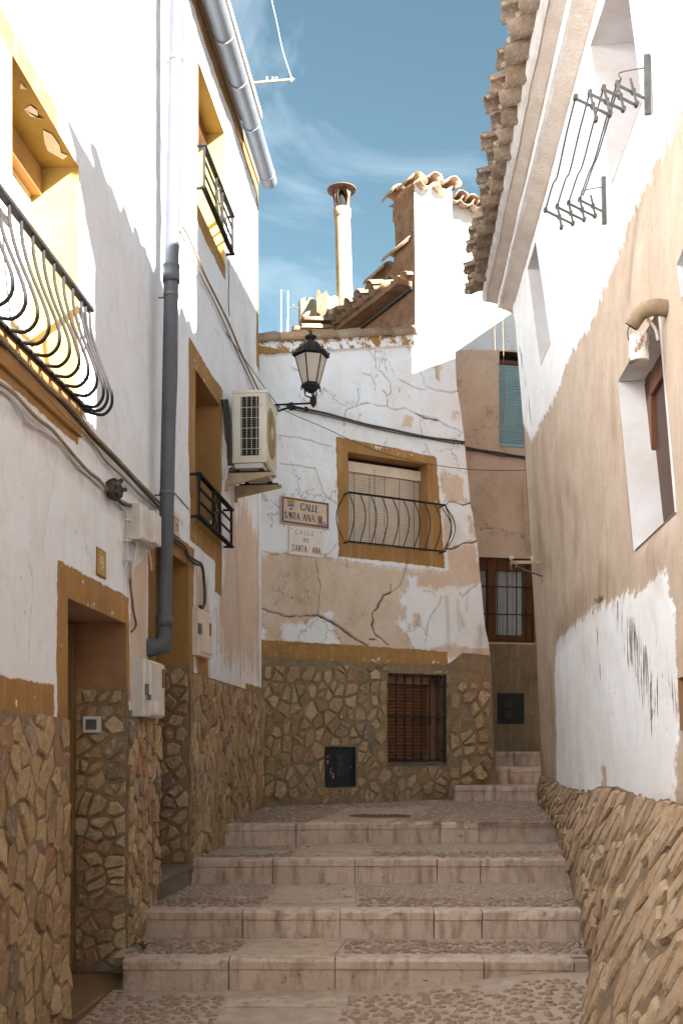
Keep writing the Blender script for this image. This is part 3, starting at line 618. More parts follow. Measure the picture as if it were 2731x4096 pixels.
MB().box(W2.P, 6.6, 7.93, 2.9, 7.15, -4.5, -.37).box(W2.P, 8.72, 10.5, -.6, 7.15, -4.5, -.37).box(W2.P, 7.68, 8.72, -.6, 2.95, -4.5, -.37).box(W2.P, 7.93, 8.72, 4.35, 5.5, -4.5, -.37).box(W2.P, 7.93, 8.72, 6.85, 7.15, -4.5, -.37).build('inner_wall', M['revwhite'], h11)
MB().box(W2.P, 10.5, 10.555, 1, 7.2, -4.5, -.012).build('end_wall', M['revwhite'], h11)
MB().box(W2.P, 6.6, 9.6, 7.27, 7.33, -4.8, .215).build('roof_slab', M['corn'], h11)
MB().box(W2.P, 6.6, 10.56, 7.2, 7.26, -4.5, .012).build('cornice', M['brownwash'], h11)
d11 = MB().box(W2.P, 6.75, 7.75, .4, 2.8, -.42, -.35).build('door', M['darkwood'], h11)
MB().bbox(W2.P, 7.60, 7.675, .53, 2.75, -.35, -.30).build('door_frame', M['doorwood'], d11)
MB().bbox(W2.P, 6.70, 7.70, .49, .525, -.36, .035, .006).build('threshold', M['marble'], h11); MB().box(W2.P, 6.71, 7.69, .1, .489, -.36, .018).build('marble_riser', M['marble'], h11)
bed(W2, [(7.68, -.1), (10.82, .3), (10.82, 1.95), (7.68, 1.965)], .016, h11, 23); bed(W2, [(6.6, -.3), (6.818, -.3), (6.818, 1.66), (6.6, 1.64)], .012, h11, 24)
MB().box(W2.P, 7.70, 10.7, -.1, 1.94, -.34, .0).box(W2.P, 6.6, 6.816, -.3, 1.63, -.34, 0).build('plinth_core', M['mortar'], h11)
stones(W2.P, [(7.69, .30), (8.9, .52), (10.78, .74), (10.78, 1.94), (7.69, 1.96)], [], .108, h11, M['stone'], aspect=1.45, ang=86, gap=.006, hgt=.014, seed=31, cap=235, c_off=.016)
stones(W2.P, [(6.67, .1), (6.815, .2), (6.815, 1.65), (6.67, 1.64)], [], .08, h11, M['stone'], aspect=1.6, ang=88, gap=.005, hgt=.02, seed=32, cap=25, c_off=.016)
def jamb(w, a, depth):
    J = Face(0, 0, 0); J.o = w.P(a, 0, -depth)[:2]; J.u = tuple(w.N[:2]); J.n = (-w.U[0], -w.U[1]); J.P = lambda a, b, c=0: (J.o[0]+a*J.u[0]+c*J.n[0], J.o[1]+a*J.u[1]+c*J.n[1], b+0*a); J.N = Vector((*J.n, 0)); J.U = Vector((*J.u, 0)); return J
J11 = jamb(W2, 7.68, .34)
grid_wall('mortar_bed', J11, rect(-.02, .352, .3, 2.01), [], .03, M['mortar'], h11, lambda A, B: dict(disp=.006*fbm(A*9, B*9, 5, 3)), .003, (), 18)
stones(J11.P, rect(0, .345, .525, 2.0), [], .095, h11, M['stone'], aspect=1.2, ang=40, gap=.009, hgt=.010, seed=33, cap=40, c_off=.004)
# ================================================ CORNER HOUSE (centre)
hc = thing('corner_house', 'cracked white corner house with stone base facing down the steps', 'house', (.4, 11.3, .7))
oc_px = [(1030, 2624), (1300, 2642), (1500, 2655), (1780, 2660), (1800, 2652), (1850, 2612), (1962, 2622), (1950, 2560), (1937, 2500), (1927, 2380), (1920, 2300), (1906, 2160), (1890, 2060), (1882, 2030), (1864, 1850), (1852, 1725), (1839, 1625), (1825, 1540), (1818, 1382), (1806, 762), (1735, 748), (1657, 733), (1662, 1335), (1030, 1362)]
oC = px(WC, *oc_px)
aL, bT = WC.uv(1391, 1808); aR = WC.uv(1710, 1990)[0]; bB = WC.uv(1395, 2172)[1]; HC = rect(aL, aR, bB, bT)
def fC(A, B):
    q = lambda *p: sdf(A, B, px(WC, *p))
    oc = np.maximum.reduce([q((1344, 1745), (1745, 1827), (1778, 2272), (1352, 2226)), q((900, 2552), (1350, 2576), (1700, 2600), (1965, 2625), (1965, 2800), (900, 2800)), q((1000, 1200), (1664, 1300), (1678, 1384), (1300, 1404), (1000, 1426))])
    oc = np.minimum(oc, -q((1790, 2560), (1990, 2560), (1990, 2720), (1790, 2720)))
    raw = np.maximum.reduce([q((980, 2225), (1200, 2205), (1330, 2235), (1640, 2275), (1800, 2290), (1925, 2250), (1970, 2600), (1965, 2640), (980, 2600)),
        q((1755, 1885), (1850, 1910), (1868, 2015), (1775, 2010)), q((1775, 2060), (1815, 2070), (1800, 2180), (1775, 2200)), q((1620, 1660), (1652, 1668), (1642, 1708), (1606, 1712)), q((1802, 1640), (1828, 1650), (1824, 1684), (1808, 1676)), q((1735, 1440), (1765, 1455), (1765, 1530), (1742, 1515)), q((1790, 2200), (1905, 2160), (1925, 2330), (1800, 2330)), q((1876, 2060), (1900, 2100), (1906, 2160), (1874, 2130))-.0])
    wh = np.maximum.reduce([q((1130, 2500), (1215, 2492), (1262, 2470), (1330, 2452), (1332, 2500), (1345, 2555), (1365, 2582), (1180, 2574), (1120, 2552)), q((1000, 2480), (1060, 2530), (1040, 2600), (1000, 2600)),
        q((1605, 2372), (1640, 2352), (1720, 2350), (1750, 2362), (1790, 2340), (1860, 2350), (1930, 2330), (1965, 2590), (1880, 2598), (1800, 2570), (1740, 2600), (1660, 2598), (1628, 2540), (1585, 2500), (1610, 2440)), q((1632, 2305), (1665, 2310), (1668, 2352), (1636, 2350))])
    wh = np.minimum(wh, -q((1650, 2450), (1672, 2452), (1678, 2480), (1690, 2500), (1668, 2516), (1645, 2492))); wh = np.minimum(wh, -q((1600, 2440), (1625, 2420), (1625, 2490), (1602, 2480)))
    raw = np.minimum(raw, -wh)-.004
    dirt = np.zeros(A.shape)
    for pts, wd, s in ((((1785, 2390), (1790, 2470), (1795, 2600)), .035, .9), (((1832, 2400), (1836, 2520)), .03, .8), (((1835, 2450), (1850, 2500)), .05, .9), (((1925, 2520), (1915, 2600)), .09, .9), (((1870, 2360), (1866, 2440)), .03, .7), (((1245, 2100), (1246, 2235)), .02, .6), (((1190, 2230), (1188, 2400)), .05, .25), (((1400, 2300), (1410, 2500)), .04, .25)):
        dirt = np.maximum(dirt, s*np.clip(1.2-seg_dist(A, B, px(WC, *pts), False)/wd, 0, 1))
    peel = np.where(B > WC.uv(1300, 1440)[1], 1.0, 0)+.35*np.clip(1-seg_dist(A, B, px(WC, (1455, 1775), (1560, 1800), (1640, 1820), (1720, 1850)), False)/.06, 0, 1)+.25*np.clip(1-seg_dist(A, B, px(WC, (1352, 1820), (1366, 1900)), False)/.06, 0, 1)+.38*np.clip(1-seg_dist(A, B, px(WC, (1735, 1960), (1745, 2015)), False)/.07, 0, 1)+.25*np.clip(1-seg_dist(A, B, px(WC, (1380, 2205), (1600, 2222)), False)/.04, 0, 1)+.5*np.clip(1-seg_dist(A, B, px(WC, (1000, 2618), (1780, 2650)), False)/.045, 0, 1)
    ft = -.25+.25*np.clip((A-WC.uv(1690, 1500)[0])/.6, 0, 1)*(B > WC.uv(1700, 1780)[1])
    tl = q((1000, 1200), (1690, 1310), (1690, 1384), (1300, 1404), (1000, 1426))
    disp = np.where(tl > 0, .03, 0)-.018*np.clip(np.where(raw > 0, 1, 0)*.35, 0, 1)
    return dict(fO=oc, fA=raw, fD=dirt, fP=peel-.05, fT=ft, disp=disp)
ck = [([(1048, 2432), (1075, 2447), (1110, 2455), (1160, 2466), (1200, 2466), (1235, 2462), (1272, 2462)], .008), ([(1272, 2462), (1300, 2473), (1345, 2498), (1380, 2524), (1420, 2555), (1440, 2568), (1470, 2580)], .017), ([(1218, 2495), (1240, 2475), (1272, 2462)], .006), ([(1272, 2462), (1275, 2400), (1280, 2340), (1270, 2300), (1265, 2240)], .0035),
      ([(1628, 2240), (1622, 2280), (1600, 2340), (1585, 2355), (1562, 2366)], .005), ([(1562, 2366), (1538, 2378), (1520, 2410), (1510, 2435), (1490, 2450), (1495, 2480), (1487, 2505), (1500, 2535), (1530, 2560), (1555, 2580)], .012), ([(1562, 2366), (1563, 2335)], .004), ([(1480, 2555), (1502, 2558)], .014),
      ([(1765, 2390), (1750, 2430), (1730, 2455), (1712, 2485)], .007), ([(1712, 2485), (1705, 2530), (1700, 2570)], .003), ([(1380, 1675), (1385, 1640), (1420, 1625), (1465, 1612), (1510, 1625), (1550, 1625), (1580, 1638), (1620, 1632), (1655, 1650), (1690, 1665), (1740, 1675), (1780, 1700), (1850, 1730)], .007), ([(1660, 1650), (1700, 1672), (1750, 1682)], .012),
      ([(1785, 2015), (1800, 2005), (1820, 2008), (1850, 2018), (1883, 2012)], .010), ([(1770, 2045), (1785, 2040), (1790, 2015)], .006), ([(1780, 2195), (1810, 2192), (1840, 2178), (1880, 2170), (1905, 2165)], .016), ([(1500, 1400), (1503, 1430), (1505, 1475)], .0035), ([(1450, 1495), (1480, 1500), (1500, 1540), (1498, 1560)], .0045), ([(1530, 1560), (1550, 1585), (1565, 1575)], .006), ([(1690, 1400), (1690, 1450), (1685, 1500), (1700, 1545), (1740, 1560), (1800, 1570), (1833, 1565)], .006), ([(1735, 1430), (1745, 1480), (1760, 1530)], .005),
      ([(1105, 1740), (1180, 1750), (1250, 1765), (1330, 1790)], .004), ([(1120, 1855), (1200, 1865), (1260, 1875)], .004), ([(1260, 1880), (1275, 1920), (1290, 1970), (1320, 2000), (1345, 2015)], .0045), ([(1030, 2190), (1080, 2215), (1130, 2225)], .004), ([(1290, 2220), (1320, 2210), (1345, 2180)], .005), ([(1700, 1775), (1712, 1800), (1730, 1830)], .006), ([(1625, 2095), (1620, 2110)], .003), ([(1680, 1670), (1690, 1760)], .0035), ([(1380, 1675), (1375, 1700)], .003),
      ([(1460, 1380), (1500, 1432), (1540, 1440), (1545, 1490)], .0028), ([(1600, 1520), (1650, 1545), (1700, 1560)], .0028), ([(1565, 1575), (1560, 1530), (1520, 1480)], .0028), ([(1430, 1560), (1440, 1590), (1420, 1625)], .0028), ([(1552, 1600), (1550, 1625)], .003), ([(1840, 2370), (1850, 2390), (1865, 2375), (1905, 2340)], .007), ([(1690, 2362), (1720, 2365), (1740, 2380)], .004)]
grid_wall('wall', WC, oC, [HC], .0088, M['wc'], hc, fC, .011, [(px(WC, *p), w_*.85) for p, w_ in ck], 41)
reveal('window_reveal', WC, HC, .20, M['ochre'], hc)
n_ = len(oC); reveal('wall_edge', WC, oC, .42, M['earth'], hc, 0, sides=tuple(range(4, 22)))
wc = MB().box(WC.P, aL-.05, aR+.05, bB-.05, bT+.05, -.27, -.205).build('window', M['dark'], hc)
MB().bbox(WC.P, aL+.002, aR-.002, bT-.165, bT-.05, -.21, -.145).build('shutter_box', M['cream'], wc)
nb = 36; hh = (bT-.165-bB)/nb
for k in range(nb): MB().bbox(WC.P, aL+.002, aR-.002, bB+k*hh, bB+(k+.80)*hh, -.20, -.184, .004).build('slat', M['cream'], wc)
for f in (.17, .36, .55, .74, .93): MB().box(WC.P, aL+f*(aR-aL), aL+f*(aR-aL)+.006, bB, bT-.165, -.205, -.1835).build('tape', M['rust'], wc)
MB().tube(smooth_pts([WC.P(aL+.40*(aR-aL), bT-.11, -.14), WC.P(aL+.41*(aR-aL), bT-.5, -.15), WC.P(aL+.43*(aR-aL), bB+.05, -.17)]), .0035).build('pull_cord', M['iron2'], wc)
MB().box(WC.P, 0, 3.1, .2, 7.9, -3.6, -.44).build('inner_wall', M['earth'], hc) if 0 else None
# coping tiles over the low parapet
def tile_bm(L, r0, r1, th=.012, n=7, arc=math.pi):
    """half-barrel tile along +y from 0 to L, crest up"""
    vs = []; 
    for y, r in ((0, r0), (L, r1)):
        for rr in (r, r-th):
            for i in range(n): a = (math.pi-arc)/2+arc*i/(n-1); vs.append((rr*math.cos(a), y, rr*math.sin(a)*.85))
    o = lambda e, s, i: e*2*n+s*n+i; fs = []
    for i in range(n-1): fs += [(o(0, 0, i), o(0, 0, i+1), o(1, 0, i+1), o(1, 0, i)), (o(0, 1, i+1), o(0, 1, i), o(1, 1, i), o(1, 1, i+1)), (o(0, 0, i+1), o(0, 0, i), o(0, 1, i), o(0, 1, i+1)), (o(1, 0, i), o(1, 0, i+1), o(1, 1, i+1), o(1, 1, i))]
    fs += [(o(0, 0, 0), o(1, 0, 0), o(1, 1, 0), o(0, 1, 0)), (o(1, 0, n-1), o(0, 0, n-1), o(0, 1, n-1), o(1, 1, n-1))]
    return vs, fs
TM = {}
def tile(parent, origin, ydir, up=(0, 0, 1), L=.42, r0=.095, r1=.075, flip=False, mat='tile', jit=.03, roll=0, name='roof_tile'):
    key = (L, r0, r1, mat, random.randrange(3))
    if key not in TM:
        vs, fs = tile_bm(L, r0, r1); rr = random.Random(hash(key[:3])+key[4]); vs = [(x+rr.uniform(-.004, .004), y+rr.uniform(-.012, .012), z+rr.uniform(-.004, .004)) for x, y, z in vs]
        me = bpy.data.meshes.new('roof_tile'); me.from_pydata(vs, [], fs); me.polygons.foreach_set('use_smooth', [True]*len(fs)); me.materials.append(M[mat]); TM[key] = me
    y = Vector(ydir).normalized(); z = Vector(up); x = y.cross(z).normalized(); z = x.cross(y).normalized()
    if flip: z = -z; x = -x
    Mx = Matrix((x, y, z)).transposed().to_4x4() @ Matrix.Rotation(random.uniform(-jit, jit), 4, 'Z') @ Matrix.Rotation(random.uniform(-jit, jit), 4, 'X') @ Matrix.Rotation(roll, 4, 'Y')
    Mx.translation = Vector(origin)-root_loc(parent)
    o = bpy.data.objects.new(name, TM[key]); col.objects.link(o); o.parent = parent; o.matrix_local = Mx; return o
bcop = WC.uv(1345, 1362)[1]
xs = [1030, 1117, 1235, 1345, 1450, 1555, 1668]
for k in range(len(xs)-1):
    (a0, b0), (a1, b1) = WC.uv(xs[k], 1372-(xs[k]-1030)*.045), WC.uv(xs[k+1], 1366-(xs[k+1]-1030)*.045)
    p, q = Vector(WC.P(a0-.02, b0-.01, -.10)), Vector(WC.P(a1, b1-.01, -.10)); tile(hc, q+Vector((0, 0, .0)), p-q, L=(q-p).length+.04, r0=.165, r1=.145, jit=.02, name='coping_tile')
MB().box(WC.P, -.1, WC.uv(1662, 1340)[0], WC.uv(1050, 1400)[1]-.2, WC.uv(1050, 1366)[1], -.30, -.005).build('parapet', M['corn'], hc)
MB().box(WC.P, -.1, WC.uv(1662, 1340)[0], 4.0, WC.uv(1050, 1400)[1]-.2, -.36, -.30).box(WC.P, -.1, WC.uv(1800, 1340)[0], .3, 3.0, -.34, -.28).build('inner_wall', M['mortar'], hc)
# low roof behind the parapet
MB().add([WC.P(-.1, 5.7, -.3), WC.P(.95, 5.75, -.3), WC.P(.95, 6.3, -4), WC.P(-.1, 6.3, -4)], [(0, 1, 2, 3)]).build('roof', M['tile'], hc)
# tower part: left side wall, parapet stub, eave of the lean-to roof
acn, _ = WC.uv(1660, 1200); TB = WC.P(acn, 0, 0)
JT = Face(0, 0, 0); JT.o = TB[:2]; JT.u = (-WC.n[0], -WC.n[1]); JT.n = (-WC.u[0], -WC.u[1]); JT.P = lambda a, b, c=0: (JT.o[0]+a*JT.u[0]+c*JT.n[0], JT.o[1]+a*JT.u[1]+c*JT.n[1], b+0*a)
JT.U = Vector((*JT.u, 0)); JT.N = Vector((*JT.n, 0)); EV = EYE+5.34
ztop = WC.uv(1657, 736)[1]; zs = WC.uv(1657, 1085)[1]
grid_wall('side_wall', JT, [(0, 5.4), (2.6, 5.4), (2.6, EV), (.47, EV), (.47, zs-.15), (.5, zs+.2), (.44, zs+.5), (.47, zs+.9), (.42, ztop-.28), (.5, ztop-.2), (.50, ztop-.02), (0, ztop)], [], .03, M['earth'], hc, None, .03, (), 51)
reveal('wall_edge', JT, [(.47, EV), (.47, zs-.15), (.5, zs+.2), (.44, zs+.5), (.47, zs+.9), (.42, ztop-.28), (.5, ztop-.2), (.50, ztop-.02)], .40, M['earth'], hc, 0, sides=(0, 1, 2, 3, 4, 5, 6))
MB().box(JT.P, .02, .40, 5.3, ztop-.03, -.40, -.012).box(JT.P, .40, 2.6, 5.3, EV, -.5, -.03).build('inner_wall', M['earth'], hc)
for t in np.arange(.42, 2.3, .135):   # tiles of the lean-to eave, pointing out over the low roof
    k = int(round((t-.42)/.135)); drop = .018*k*0
    if k % 2: tile(hc, Vector(JT.P(t, EV+.07, .30))+Vector((0, 0, 0)), -JT.N+Vector((0, 0, .30)), L=.55, r0=.085, r1=.075)
    else: tile(hc, Vector(JT.P(t, EV+.06, .27)), -JT.N+Vector((0, 0, .30)), L=.55, r0=.085, r1=.075, flip=True)
for k, t in enumerate(np.arange(.55, 2.3, .27)): tile(hc, Vector(JT.P(t, EV+.18+.015*k, .02)), -JT.N+Vector((0, 0, .30)), L=.5, r0=.09, r1=.08)
for t in np.arange(.1, .5, .135): tile(hc, Vector(JT.P(t, EV+.04, .10)), -JT.N+Vector((0, 0, .2)), L=.3, r0=.08, r1=.07)
MB().box(JT.P, .05, 2.4, EV-.07, EV-.01, -.02, .20).build('eave_board', M['earth'], hc)
tile(hc, Vector(JT.P(.62, EV+.42, -.05)), -JT.U+Vector((0, 0, .05)), L=.55, r0=.15, r1=.13); tile(hc, Vector(JT.P(1.0, EV+.30, .0)), -JT.U+Vector((0, 0, .12)), L=.45, r0=.13, r1=.11)
MB().tube(smooth_pts([JT.P(.02, EV-.10, .04), JT.P(.8, EV-.12, .04), JT.P(1.6, EV-.13, .04), JT.P(2.2, EV-.14, .04)]), .018).build('black_pipe', M['cableb'], hc)
# tiles along the tower's top, noses to the street
for k, x in enumerate((1688, 1722, 1758, 1795)):
    a, _ = WC.uv(x, 760); b = WC.uv(x, 742+(x-1657)*.22)[1]
    tile(hc, WC.P(a, b+(.03 if k % 2 == 0 else .05), .12), -WC.N+Vector((0, 0, .16)), L=.62, r0=.10, r1=.09, flip=(k % 2 == 0))
tile(hc, Vector(WC.P(acn+.03, ztop+.03, .06)), -WC.N+Vector((0, 0, .03)), L=.34, r0=.11, r1=.10); tile(hc, Vector(WC.P(acn+.0, ztop+.05, -.3)), -WC.N+Vector((0, 0, .03)), L=.3, r0=.12, r1=.10)
MB().add([WC.P(acn, ztop-.02, 0), WC.P(WC.uv(1806, 762)[0], WC.uv(1806, 770)[1]-.03, 0), WC.P(WC.uv(1806, 762)[0], ztop+.1, -.6), WC.P(acn, ztop+.02, -.6)], [(0, 1, 2, 3)]).build('roof', M['tile'], hc)
# corner house plinth
aW0, bW1 = WC.uv(1550, 2692); aW1 = WC.uv(1776, 2880)[0]; bW0 = WC.uv(1550, 3052)[1]
aV0, bV1 = WC.uv(1300, 2986); aV1 = WC.uv(1422, 2986)[0]; bV0 = WC.uv(1360, 3148)[1]
pl_px = [(1030, 3300), (1500, 3290), (1830, 3240), (1990, 3230), (1978, 3060), (1970, 2900), (1966, 2775), (1962, 2622), (1850, 2610), (1800, 2650), (1780, 2658), (1500, 2653), (1300, 2640), (1030, 2622)]
HWn = rect(aW0, aW1, bW0, bW1); HVn = rect(aV0, aV1, bV0, bV1)
aS = WC.uv(1800, 2700)[0]
grid_wall('mortar_bed', WC, px(WC, *pl_px), [HWn, HVn], .022, M['mortar'], hc, lambda A, B: dict(disp=.0+.014*fbm(A*7, B*7, 61, 4)*2+.035*fbm(A*9, B*9, 62, 4)*np.clip((A-aS)*4, 0, 1)), .01, (), 61)
reveal('wall_edge', WC, px(WC, *pl_px), .4, M['mortar'], hc, 0, sides=(3, 4, 5, 6, 7))
bot = WC.uv(1300, 3225)[1]
stones(WC.P, px(WC, (1050, 3228), (1795, 3205), (1795, 2665), (1500, 2662), (1300, 2648), (1050, 2632)), [(aW0-.01, aW1+.01, bW0-.03, bW1+.01), (aV0-.01, aV1+.01, bV0, bV1)], .118, hc, M['stone'], aspect=1.25, ang=70, gap=.010, hgt=.011, jit=.55, seed=63, cap=255, c_off=.002)
stones(WC.P, px(WC, (1795, 3200), (1972, 3200), (1962, 2720), (1795, 2720)), [], .15, hc, M['stone'], aspect=1.2, ang=60, gap=.020, hgt=.030, seed=64, cap=40, prob=.8)
reveal('window_reveal', WC, HWn, .22, M['earth'], hc)
wb = MB().box(WC.P, aW0-.05, aW1+.05, bW0-.05, bW1+.05, -.30, -.225).build('cellar_window', M['dark'], hc)
MB().bbox(WC.P, aW0+.002, aW1-.10, bW1-.11, bW1-.004, -.225, -.12).build('shutter_box', M['brownwash'], wb)
nb = 23; hh = (bW1-.11-bW0)/nb
for k in range(nb): MB().bbox(WC.P, aW0+.002, aW1-.115, bW0+k*hh, bW0+(k+.9)*hh, -.215, -.175, .012).build('slat', M['brownslat'], wb)
MB().bbox(WC.P, aW1-.113, aW1-.002, bW0, bW1-.004, -.225, -.19).build('window_frame', M['brownwash'], wb)
MB().bbox(WC.P, aW0-.02, aW1+.02, bW0-.022, bW0+.004, -.22, .02, .004).build('window_sill', M['marble'], wb)
# ================================================ PINK HOUSE AT THE BACK
hd = thing('pink_house', 'pinkish bare plaster house behind the side stair with blue shutter', 'house', (2.2, 14.6, 1.2))
def rq(w, x0, y0, x1, y1): a0, b1 = w.uv(x0, y0); a1, b0 = w.uv(x1, y1); return rect(a0, a1, b0, b1), (a0, a1, b0, b1)
HB, bb = rq(WD, 1996, 1404, 2120, 1787); HD, dd = rq(WD, 1912, 2228, 2143, 2572); HH, hv = rq(WD, 1990, 2775, 2092, 2893)
def fD_(A, B):
    q = lambda *p: sdf(A, B, px(WD, *p))
    return dict(fO=q((1800, 2574), (2250, 2578), (2250, 3400), (1800, 3400)), fA=np.maximum(q((1500, 1400), (2300, 1400), (2300, 3400), (1500, 3400)), .4-10*np.clip(B-WD.uv(1900, 1500)[1], 0, 1)), fD=.9*np.clip(1-seg_dist(A, B, px(WD, (2085, 1950), (2095, 2150), (2110, 2200)), False)/.12, 0, 1)+.6*np.clip(1-seg_dist(A, B, px(WD, (1975, 2130), (2030, 2140)), False)/.08, 0, 1))
crd = [(px(WD, (1905, 2120), (1960, 2112), (2000, 2120), (2060, 2140), (2085, 2145), (2120, 2200)), .006), (px(WD, (1990, 2700), (2010, 2640), (2060, 2620), (2080, 2700), (2120, 2720)), .004), (px(WD, (1990, 2600), (2000, 2650), (1980, 2680)), .004), (px(WD, (1900, 1935), (1980, 2010)), .004)]
M['wd'] = plaster('back_house_plaster_2', b1=(.66, .52, .41), b2=(.58, .435, .33), b3=(.41, .275, .18), streak=.2, och=(.27, .20, .135), och2=(.19, .14, .09), edge=.05, craz=.8)
oD = px(WD, (1720, 3400), (2420, 3400), (2420, 800), (1960, 856), (1788, 790), (1720, 775))
grid_wall('wall', WD, oD, [HB, HD, HH], .024, M['wd'], hd, fD_, .014, crd, 71)
reveal('window_reveal', WD, HB, .16, M['wood'], hd); reveal('window_reveal', WD, HD, .12, M['brownwash'], hd)
wd = MB().box(WD.P, bb[0]-.05, bb[1]+.05, bb[2]-.05, bb[3]+.05, -.25, -.19).build('upper_window', M['dark'], hd)
MB().bbox(WD.P, bb[0], bb[1], bb[3]-.14, bb[3]-.08, -.16, -.10).build('window_header', M['wood'], wd)
nb = 31; hh = (bb[3]-.14-bb[2])/nb
for k in range(nb): MB().bbox(WD.P, bb[0]+.004, bb[1], bb[2]+k*hh, bb[2]+(k+.9)*hh, -.15, -.12, .006).build('slat', M['blueslat'], wd)
MB().bbox(WD.P, bb[0]-.0, bb[1], bb[2]-.02, bb[2]+.015, -.16, .02).build('bottom_rail', M['blueslat'], wd)
wd2 = MB().box(WD.P, dd[0]-.05, dd[1]+.05, dd[2]-.05, dd[3]+.05, -.30, -.26).build('curtained_window', M['dark'], hd)
fr = MB(); X0, X1, Y0, Y1 = dd; W_ = X1-X0
for a0, a1, b0, b1 in ((X0, X1, Y1-.12, Y1), (X0, X1, Y0, Y0+.05), (X0, X0+.03, Y0, Y1), (X1-.16, X1-.03, Y0, Y1)): fr.bbox(WD.P, a0, a1, b0, b1, -.12, -.07)
for a0, a1 in ((X0+.03, X0+.195), (X0+.30, X1-.16)):
    pass
fr.bbox(WD.P, X0+.165, X0+.225, Y0+.05, Y1-.12, -.115, -.06).bbox(WD.P, X0+.225, X0+.285, Y0+.05, Y1-.12, -.115, -.06).bbox(WD.P, X0+.03, X1-.16, Y0+.05, Y0+.11, -.116, -.062).bbox(WD.P, X0+.03, X1-.16, Y1-.17, Y1-.12, -.116, -.062)
fr.build('window_frame', M['wood'], wd2)
for a0, a1 in ((X0+.03, X0+.165), (X0+.285, X1-.16)):
    n = 34; vs = []; ph = random.random()*6
    for i in range(n+1):
        for b in (Y0+.11, Y1-.15): a = a0+(a1-a0)*i/n; vs.append(WD.P(a, b, -.15+.014*math.sin(a*95+ph)+.006*math.sin(a*31)))
    MB().add(vs, [(2*i, 2*i+2, 2*i+3, 2*i+1) for i in range(n)], True).build('curtain', M['curtain'], wd2)
def glass():
    m = MT('window_glass'); m.b.inputs['Alpha'].default_value = .16; return m.fin((.25, .28, .30), .04, spec=.6)
M['glass'] = glass()
for a0, a1 in ((X0+.03, X0+.165), (X0+.285, X1-.16)): MB().box(WD.P, a0, a1, Y0+.11, Y1-.17, -.10, -.096).build('glass_pane', M['glass'], wd2)
for k, x in enumerate(range(1806, 1990, 22)):
    a = WD.uv(x, 800)[0]; b = WD.uv(x, 800+(x-1790)*.34)[1]; tile(hd, WD.P(a, b-.02, .22), -WD.N+Vector((0, 0, .2)), L=.5, r0=.10, r1=.09, flip=(k % 2 == 0))
MB().box(WD.P, WD.uv(1725, 800)[0], 3.0, .2, 8.9, -2.5, -.31).build('inner_wall', M['earth'], hd)
MB().box(lambda a, b, c: (a, b, c), 2.95, 3.9, 11.6, 14.4, .2, 6.4).box(lambda a, b, c: (a, b, c), 3.902, 6.2, 11.6, 14.4, .2, 8.7).build('side_shade_block', M['corn'], hd)  # unseen blocks, shaped to place the shadow edge on the pink house
# ================================================ RIGHT HOUSE
hf = thing('limewashed_house', 'old house with peeling limewash, tiled eave and slanted stone base on right', 'house', (1.9, 7, .5))
EVF = EYE+4.53
q1 = px(WF, (2362, 182), (2485, -249), (2569, 405), (2447, 735)); q2 = px(WF, (2110, 1075), (2142, 967), (2201, 1372), (2162, 1462)); q3 = px(WF, (2473, 1525), (2632, 1240), (2700, 2048), (2536, 2203)); q4 = px(WF, (2707, 1060), (2790, 860), (2810, 1160), (2725, 1190)); q5 = px(WF, (2712, 2712), (2800, 2690), (2805, 2920), (2722, 2922))
tb = [(2160, 3150), (2215, 3117), (2232, 3128), (2267, 3148), (2307, 3156), (2362, 3160), (2397, 3146), (2472, 3146), (2512, 3166), (2597, 3182), (2667, 3192), (2731, 3200)]
top_f = [(11.2, 1.10), (.5, 1.15)]+[WF.uv(*p) for p in tb[1:]]+[(4.0, 1.17), (2.7, 1.17)]
edge_px = [(2160, 3060), (2157, 2925), (2148, 2750), (2143, 2600), (2129, 2350), (2116, 2150), (2104, 1950), (2094, 1725), (2076, 1500), (2060, 1300), (2047, 1215)]
oF = [(p[0], p[1]-.04) for p in top_f[2:]][::-1]+[(WF.uv(2162, 3140)[0], 1.02)]+px(WF, *edge_px)+[(10.4, EVF+.02), (2.7, EVF+.02)]
